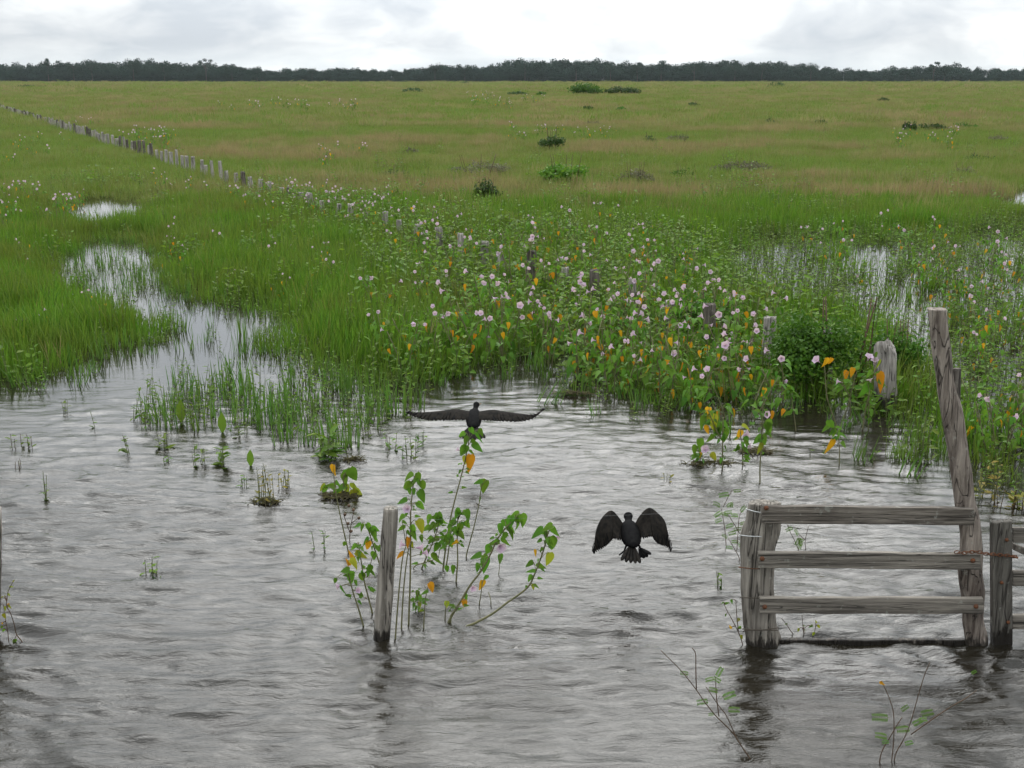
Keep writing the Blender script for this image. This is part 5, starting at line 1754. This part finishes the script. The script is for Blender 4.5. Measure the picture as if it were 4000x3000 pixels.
# hanging flower stems at the right, before the cracked post
C5 = (2600, 800, 1.508)
T('morning_glory', 'pale bent stem with white pink trumpets before the dark shrub', [[(1012, 1325), (985, 1240), (950, 1130), (940, 1000), (935, 950)]], [(938, 935, 'y', 65, 265), (970, 922, 'y', 40, 250), (1000, 1000, 'g', 50)], [(897, 920, 52)], conv=C5, cat='flowering plant', r=0.007)
T('morning_glory', 'forked pale stem with orange leaves before the dark shrub', [[(1028, 1312), (1070, 1200), (1095, 1100), (1125, 985)], [(1085, 1130), (1050, 1070), (1035, 1045)], [(1085, 1150), (1090, 1250), (1075, 1310)]], [(1060, 1010, 'y', 60, 250), (1097, 990, 'y', 55, 255), (1110, 960, 'g', 60), (1130, 950, 'g', 50)], [(1027, 1045, 45)], conv=C5, cat='flowering plant', r=0.007)
T('morning_glory', 'twin pale stems with a long yellow leaf before the cracked post', [[(1160, 1325), (1180, 1200), (1205, 1090), (1225, 1010)], [(1195, 1325), (1197, 1200), (1200, 1100)]], [(1270, 1055, 'y', 125, -70), (1248, 950, 'h', 70, 260), (1170, 1100, 'g', 100, 255), (1240, 900, 'g', 60), (1200, 1000, 'g', 50)], [(1195, 905, 50), (1232, 928, 48), (1205, 1045, 45)], conv=C5, cat='flowering plant', r=0.007)
T('morning_glory', 'single drooping plant with yellow leaf standing in open water before the stems', [[(1022, 1540), (1024, 1450), (1015, 1360), (985, 1310)]], [(965, 1430, 'y', 95, 255), (940, 1320, 'g', 60, 220), (975, 1300, 'g', 70, -70), (1000, 1330, 'g', 50, -60), (1050, 1360, 'g', 55, -20)], conv=C5, r=0.005)
T('morning_glory', 'small drooping sprig in water left of the pale flower stems', [[(768, 1340), (758, 1250), (740, 1130), (725, 1090)]], [(710, 1120, 'g', 80, 230), (745, 1095, 'g', 70, -70), (690, 1225, 'y', 40), (730, 1070, 'g', 60)], conv=C5, r=0.005)
T('morning_glory', 'tall dark stem rising from the water behind the squat panel post', [[(556, 1650), (556, 1540), (565, 1400), (570, 1250), (575, 1130)]], [(590, 1290, 'g', 70, 200), (610, 1330, 'g', 90, -60), (540, 1385, 'g', 70, 215), (575, 1400, 'g', 60), (555, 1440, 'h', 70, 260), (590, 1380, 'g', 60, -50), (600, 1310, 'g', 80, -75)], [(588, 1232, 45), (520, 1420, 0.1)], conv=C5, r=0.006)
T('morning_glory', 'stem with orange leaf and pink trumpet on the floating raft', [[(455, 1560), (452, 1450), (440, 1350)]], [(430, 1360, 'y', 65, 250), (478, 1400, 'g', 70, -70), (475, 1310, 'h', 50), (415, 1440, 'g', 50)], [(468, 1355, 55), (485, 1425, 40)], conv=C5, cat='flowering plant', r=0.006)
T('morning_glory', 'leafy stem standing at the middle of the floating raft', [[(335, 1570), (335, 1420), (340, 1250)], [(340, 1400), (300, 1330), (250, 1210)]], [(350, 1365, 'g', 100, -85), (285, 1290, 'h', 110, 265), (215, 1290, 'g', 90, 250), (300, 1330, 'g', 90, 240), (245, 1330, 'y', 60, 270), (260, 1380, 'g', 60), (355, 1300, 'g', 60), (250, 1225, 'y', 60, 260)], [(235, 1440, 45)], conv=C5, r=0.007)
T('morning_glory', 'low leafy shoot at the left end of the floating raft', [[(200, 1540), (205, 1480), (190, 1440)]], [(170, 1455, 'g', 75, 250), (205, 1420, 'g', 80, -80), (205, 1475, 'y', 30), (285, 1490, 'h', 60)], [(232, 1442, 50)], conv=C5, r=0.005)

# ------------------------------------------------------------------ floating rafts and small water plants
def raft(label, px, py, wpx, dpx, seed_, n=130):
    c = gp(px, py)
    k = c[1] / FPX
    w, d = wpx * k * 0.5, dpx * k / 0.24 * 0.5
    rg = np.random.default_rng(seed_)
    mb = MB()
    for _ in range(n):
        a, r = rg.random() * 6.28, math.sqrt(rg.random())
        p_ = np.array((w * r * math.cos(a), d * r * math.sin(a), 0.004 + 0.03 * rg.random() * (1 - r)))
        aa = rg.random() * 6.28
        L = rg.uniform(0.02, 0.09)
        q = p_ + np.array((math.cos(aa), math.sin(aa), rg.uniform(-0.1, 0.25))) * L
        tube(mb, [p_, (p_ + q) / 2 + np.array((0, 0, 0.006)), q], rg.uniform(0.002, 0.006), 0.002, 4)
    t = obj('floating_raft', mb.mesh('floating_raft', [M_DEBRIS]), None, (c[0], c[1], 0.016))
    return tag(t, label, 'floating debris')


raft('raft of floating stems under the leafy plant clump left of centre', 1333, 1948, 160, 16, 1)
raft('thin raft of floating stems under the right flower cluster', 2790, 1822, 240, 14, 2)
raft('floating leaf mat at the right end of the flower cluster', 2955, 1775, 140, 10, 3)
raft('small raft of stems under the yellowish herb clump', 1040, 1972, 110, 12, 4, 80)
raft('tiny drift of stems below the far raised herb', 1380, 1808, 90, 8, 5, 60)
raft('drift of stems beneath the yellow leaved bush at the thicket edge', 2230, 1546, 170, 10, 6, 80)


def water_plant(label, px, py, hpx, wpx, n, lw, mats, cat='water plant', nl=7, wide=0.45, seed_=0, name='water_plant', lean=0.3):
    random.seed(seed_ + int(px))
    c = gp(px, py)
    k = c[1] / FPX * 1.25
    h = hpx * k
    n = int(n * 1.4 + 0.5)
    me = herb_clump('plant', n, wpx * k * 0.5, h * 0.6, h, lw * k, mats, nl, wide, lean)
    return tag(obj(name, me, None, (c[0], c[1], 0.0)), label, cat)


HM = foliage_mat('water_herb_leaf', (0.07, 0.16, 0.02), (0.15, 0.22, 0.03), 0.3)
HY = foliage_mat('yellowish_herb_leaf', (0.16, 0.18, 0.03), (0.26, 0.20, 0.035), 0.3)
wp = [('yellowish herb clump on a raft left of the slim post', 1040, 1965, 150, 90, 8, 26, HY), ('small yellow green herb right of the yellowish clump', 1110, 1910, 70, 40, 5, 22, HY),
      ('small herb sprig left of the yellowish clump', 945, 1905, 55, 30, 3, 22, HM), ('short green sprig pair in open water under the reeds', 790, 1826, 90, 60, 4, 30, HM),
      ('curled green plant in open water right of the sprig pair', 862, 1832, 75, 40, 4, 40, HM), ('tiny green sprig alone in open water on the left', 655, 1818, 30, 24, 3, 22, HM),
      ('leafy sprig at the lower left corner of the reeds', 636, 1760, 60, 36, 4, 30, HM), ('thin bent plant left of the reeds', 506, 1776, 90, 20, 2, 34, HM),
      ('broad leaved plant at the lower right of the reeds', 1290, 1800, 110, 80, 6, 60, HM), ('dark stemmed sprig right of the broad leaved plant', 1525, 1760, 70, 36, 3, 30, HM),
      ('pale sprig on a drift right of the reeds', 1600, 1798, 80, 60, 4, 30, HM), ('upright sprig near the far bird', 1635, 1752, 70, 30, 3, 30, HM),
      ('sparse twig with green tips at the far left', 90, 1755, 60, 70, 4, 26, HM), ('bare twig below the green tipped twig at the left', 80, 1840, 50, 50, 3, 10, HM),
      ('thin upright shoot in open water on the left', 178, 1962, 110, 10, 2, 22, HM), ('small bent sprig alone in the middle of the left water', 588, 2240, 70, 50, 3, 36, HM),
      ('small forked sprig left of the slim post', 1256, 2140, 70, 40, 2, 30, HM), ('thin reed shoot in the left water', 378, 1672, 70, 6, 1, 20, HM), ('short reed shoot in the far left water', 262, 1612, 60, 16, 3, 18, HM),
      ('low green sprig in the water below the near bird on the right', 2800, 2305, 75, 40, 3, 26, HM), ('tiny sprig in open water right of centre', 2606, 1890, 40, 20, 2, 20, HY),
      ('yellow green herb tuft in water right of the tall post', 3840, 1955, 150, 90, 7, 30, HY), ('dark leaf clump floating at the right edge', 3975, 1985, 60, 50, 6, 40, HY),
      ('green herb tuft against the foot of the right bank', 3600, 1800, 170, 110, 9, 34, HM), ('bare dark shoot in water right of the tall post', 3900, 1985, 90, 16, 2, 12, HY),
      ('leafy shoots around the black foot of the cracked post', 3468, 1628, 100, 170, 10, 34, HM)]
for i, (lb, px, py, hp, wpx, n, lw, mt_) in enumerate(wp):
    water_plant(lb, px, py, hp, wpx, n, lw, [mt_, M_TWIG if 'twig' in lb or 'dark' in lb else M_STALK], seed_=i * 13)
# tall lance leaves standing out of the water
for i, (lb, px, py, hp) in enumerate((('single upright lance shaped leaf in open water left of the herb clump', 980, 1832, 75), ('round bright leaf standing at the left of the reeds', 710, 1660, 100), ('oval leaf standing in the middle of the reeds', 870, 1700, 90))):
    c = gp(px, py)
    k = c[1] / FPX
    mb = MB()
    tube(mb, [(0, 0, -0.1), (0.005, 0, 0.04 * hp * k)], 0.004, 0.003, 5, 1)
    L = hp * k
    V = np.array([(-0.04, 0, 0.0), (0.0, 0.03, 0), (0.04, 0, 0.0), (-0.2, 0, 0.35), (0, 0.05, 0.36), (0.2, 0, 0.33), (-0.16, 0, 0.7), (0, 0.03, 0.7), (0.17, 0, 0.68), (0.03, -0.02, 1.0)]) * L
    mb.add(V + np.array((0, 0, 0.02)), [(0, 1, 4, 3), (1, 2, 5, 4), (3, 4, 7, 6), (4, 5, 8, 7), (6, 7, 9), (7, 8, 9)], 0, 0.6)
    tag(obj('water_leaf', mb.mesh('water_leaf', [HM, M_STALK]), None, (c[0], c[1], 0)), lb, 'water plant')

# ------------------------------------------------------------------ thorny mimosa twigs
C1 = (2300, 1900, 2.37)
T('mimosa_twig', 'feathery leaved twig standing in the water left of the squat panel post', [[(1272, 600), (1265, 450), (1245, 300), (1225, 200)], [(1245, 190), (1290, 100), (1330, 30)]], stem_mat=M_TWIG, r=0.003, conv=C1,
  pinn=[(1225, 185, 150, 100), (1235, 230, 215, 90), (1240, 250, 20, 90), (1310, 70, 190, 110), (1330, 45, 10, 80), (1240, 300, 200, 80), (1270, 190, 40, 80)])
T('mimosa_twig', 'dense feathery twig pressed against the left side of the squat post', [[(1400, 690), (1350, 580), (1290, 480)], [(1405, 450), (1340, 340), (1290, 260)], [(1370, 600), (1380, 450), (1390, 300), (1410, 230)]], stem_mat=M_TWIG, r=0.003, conv=C1, base=(1400, 700),
  pinn=[(1400, 240, 60, 90), (1390, 270, 170, 90), (1300, 270, 160, 80), (1350, 350, 200, 90), (1390, 350, 20, 80), (1330, 400, 10, 90), (1370, 420, 190, 90), (1290, 480, 150, 70), (1310, 510, 0, 80), (1340, 570, 170, 80), (1380, 560, 40, 80), (1320, 200, 90, 60)])
T('mimosa_twig', 'round leaved twig rising at the wet foot of the squat post', [[(1425, 1480), (1385, 1350), (1330, 1240), (1270, 1130), (1255, 1090)], [(1385, 1340), (1370, 1200), (1362, 1060)], [(1360, 1290), (1290, 1310)]], [(1285, 1080, 'g', 50, 20), (1325, 1070, 'g', 45, -70), (1265, 1195, 'g', 30), (1380, 1240, 'h', 45, 240), (1390, 1310, 'g', 45, 200), (1310, 1300, 'y', 40, 120), (1235, 1080, 'g', 25), (1415, 1400, 'h', 50, -90)], stem_mat=M_TWIG, r=0.003, conv=C1)
C3 = (2850, 1900, 2.369)
T('mimosa_twig', 'feathery twig seen through the upper gap of the fence panel', [[(650, 640), (610, 520), (560, 420), (535, 350)], [(705, 610), (700, 500), (730, 370)], [(700, 500), (640, 440)]], stem_mat=M_TWIG, r=0.003, conv=C3, base=(650, 690), pinn=[(590, 380, 200, 80), (600, 390, -60, 80), (650, 470, 240, 90), (640, 470, -70, 90), (690, 490, 200, 70), (660, 520, 260, 70)])
T('mimosa_twig', 'small round leaved sprig seen through the lower gap of the fence panel', [[(598, 1400), (560, 1330), (520, 1270), (480, 1220)], [(770, 1410), (790, 1330), (800, 1250)], [(690, 1410), (680, 1320), (670, 1190)]], [(635, 1332, 'h', 40, 250), (672, 1385, 'h', 42, 210), (750, 1295, 'g', 42, 190), (828, 1300, 'h', 45, -50), (797, 1250, 'h', 30, 100), (775, 1370, 'h', 40, 260), (695, 1295, 'g', 30, -30), (700, 1335, 'g', 30, -50), (520, 1275, 'g', 30, 190)], stem_mat=M_TWIG, r=0.0028, conv=C3)
C6 = (2500, 2500, 1.4747)
T('mimosa_twig', 'bare arching thorny twig with few feathery leaves at the bottom right', [[(640, 705), (590, 620), (530, 530), (440, 440), (375, 360), (330, 295), (240, 180), (120, 60)], [(560, 575), (500, 440), (455, 380), (380, 270)], [(325, 285), (322, 180), (320, 80), (300, 45)], [(455, 440), (440, 320), (435, 215)]], stem_mat=M_TWIG, r=0.0032, conv=C6,
  pinn=[(440, 215, 60, 70), (430, 220, 200, 60), (470, 245, 150, 60), (390, 280, -20, 70), (400, 350, 190, 80), (470, 335, 20, 90), (500, 400, 10, 80), (430, 425, 190, 40), (285, 195, 170, 60)])
T('mimosa_twig', 'thorny twig with feathery leaves spreading at the bottom right corner', [[(1378, 718), (1395, 640), (1440, 560), (1475, 500), (1510, 445)], [(1450, 700), (1462, 560), (1460, 420), (1430, 320), (1395, 245)], [(1470, 665), (1520, 570), (1560, 470), (1600, 330), (1640, 200), (1670, 130)], [(1560, 545), (1700, 445), (1800, 380), (1870, 340), (1940, 290)]], [(1400, 255, 'y', 45, -60)], stem_mat=M_TWIG, r=0.0032, conv=C6,
  pinn=[(1440, 450, 180, 110), (1500, 515, 0, 0.1), (1560, 510, 180, 95), (1430, 560, 165, 90), (1440, 585, 190, 50), (1610, 430, 10, 90), (1565, 490, 30, 70), (1500, 410, 40, 60), (1520, 600, 10, 60), (1600, 460, 0, 60), (1905, 195, 30, 40)])
C7 = (0, 2150, 3.3175)
T('weedy_herb', 'pinkish weedy herb leaning in at the left edge', [[(310, 1230), (215, 1090), (185, 960), (130, 800), (85, 720), (100, 560), (140, 460), (185, 385)], [(120, 1300), (100, 1050), (60, 850), (40, 700), (-20, 720)], [(205, 1260), (180, 1190), (215, 1095)]], [(185, 1190, 'g', 90, 260), (65, 860, 'h', 90, 265), (65, 760, 'h', 70, 260), (125, 730, 'h', 70, -50), (100, 700, 'y', 45, 190), (40, 1040, 'g', 60, 250), (20, 1000, 'g', 50), (150, 470, 'h', 50, 0), (120, 580, 'h', 45, -60), (60, 600, 'h', 40, 240), (100, 520, 'h', 35, 100), (20, 610, 'h', 45, 200), (95, 640, 'h', 35, 260), (175, 395, 'h', 35, 50), (25, 950, 'y', 40, 220)], stem_mat=M_TWIG, r=0.003, conv=C7, lsize=60)

# ------------------------------------------------------------------ humid air
m, nb, out = new_mat('humid_air')
pv = nb.n('ShaderNodeVolumePrincipled')
pv.inputs['Color'].default_value = (0.80, 0.88, 0.95, 1)
pv.inputs['Density'].default_value = 0.00006
pv.inputs['Anisotropy'].default_value = 0.2
m.node_tree.links.new(pv.outputs[0], out.inputs['Volume'])
mb = MB()
hx, y0, y1, z0, z1 = 4100, -90, 1400, -1.6, 22.0
mb.add([(-hx, y0, z0), (hx, y0, z0), (hx, y1, z0), (-hx, y1, z0), (-hx, y0, z1), (hx, y0, z1), (hx, y1, z1), (-hx, y1, z1)],
       [(0, 3, 2, 1), (4, 5, 6, 7), (0, 1, 5, 4), (1, 2, 6, 5), (2, 3, 7, 6), (3, 0, 4, 7)])
tag(obj('haze', mb.mesh('haze', [m], smooth=False)), 'faint pale haze of humid air over the marsh', 'haze', kind='stuff')
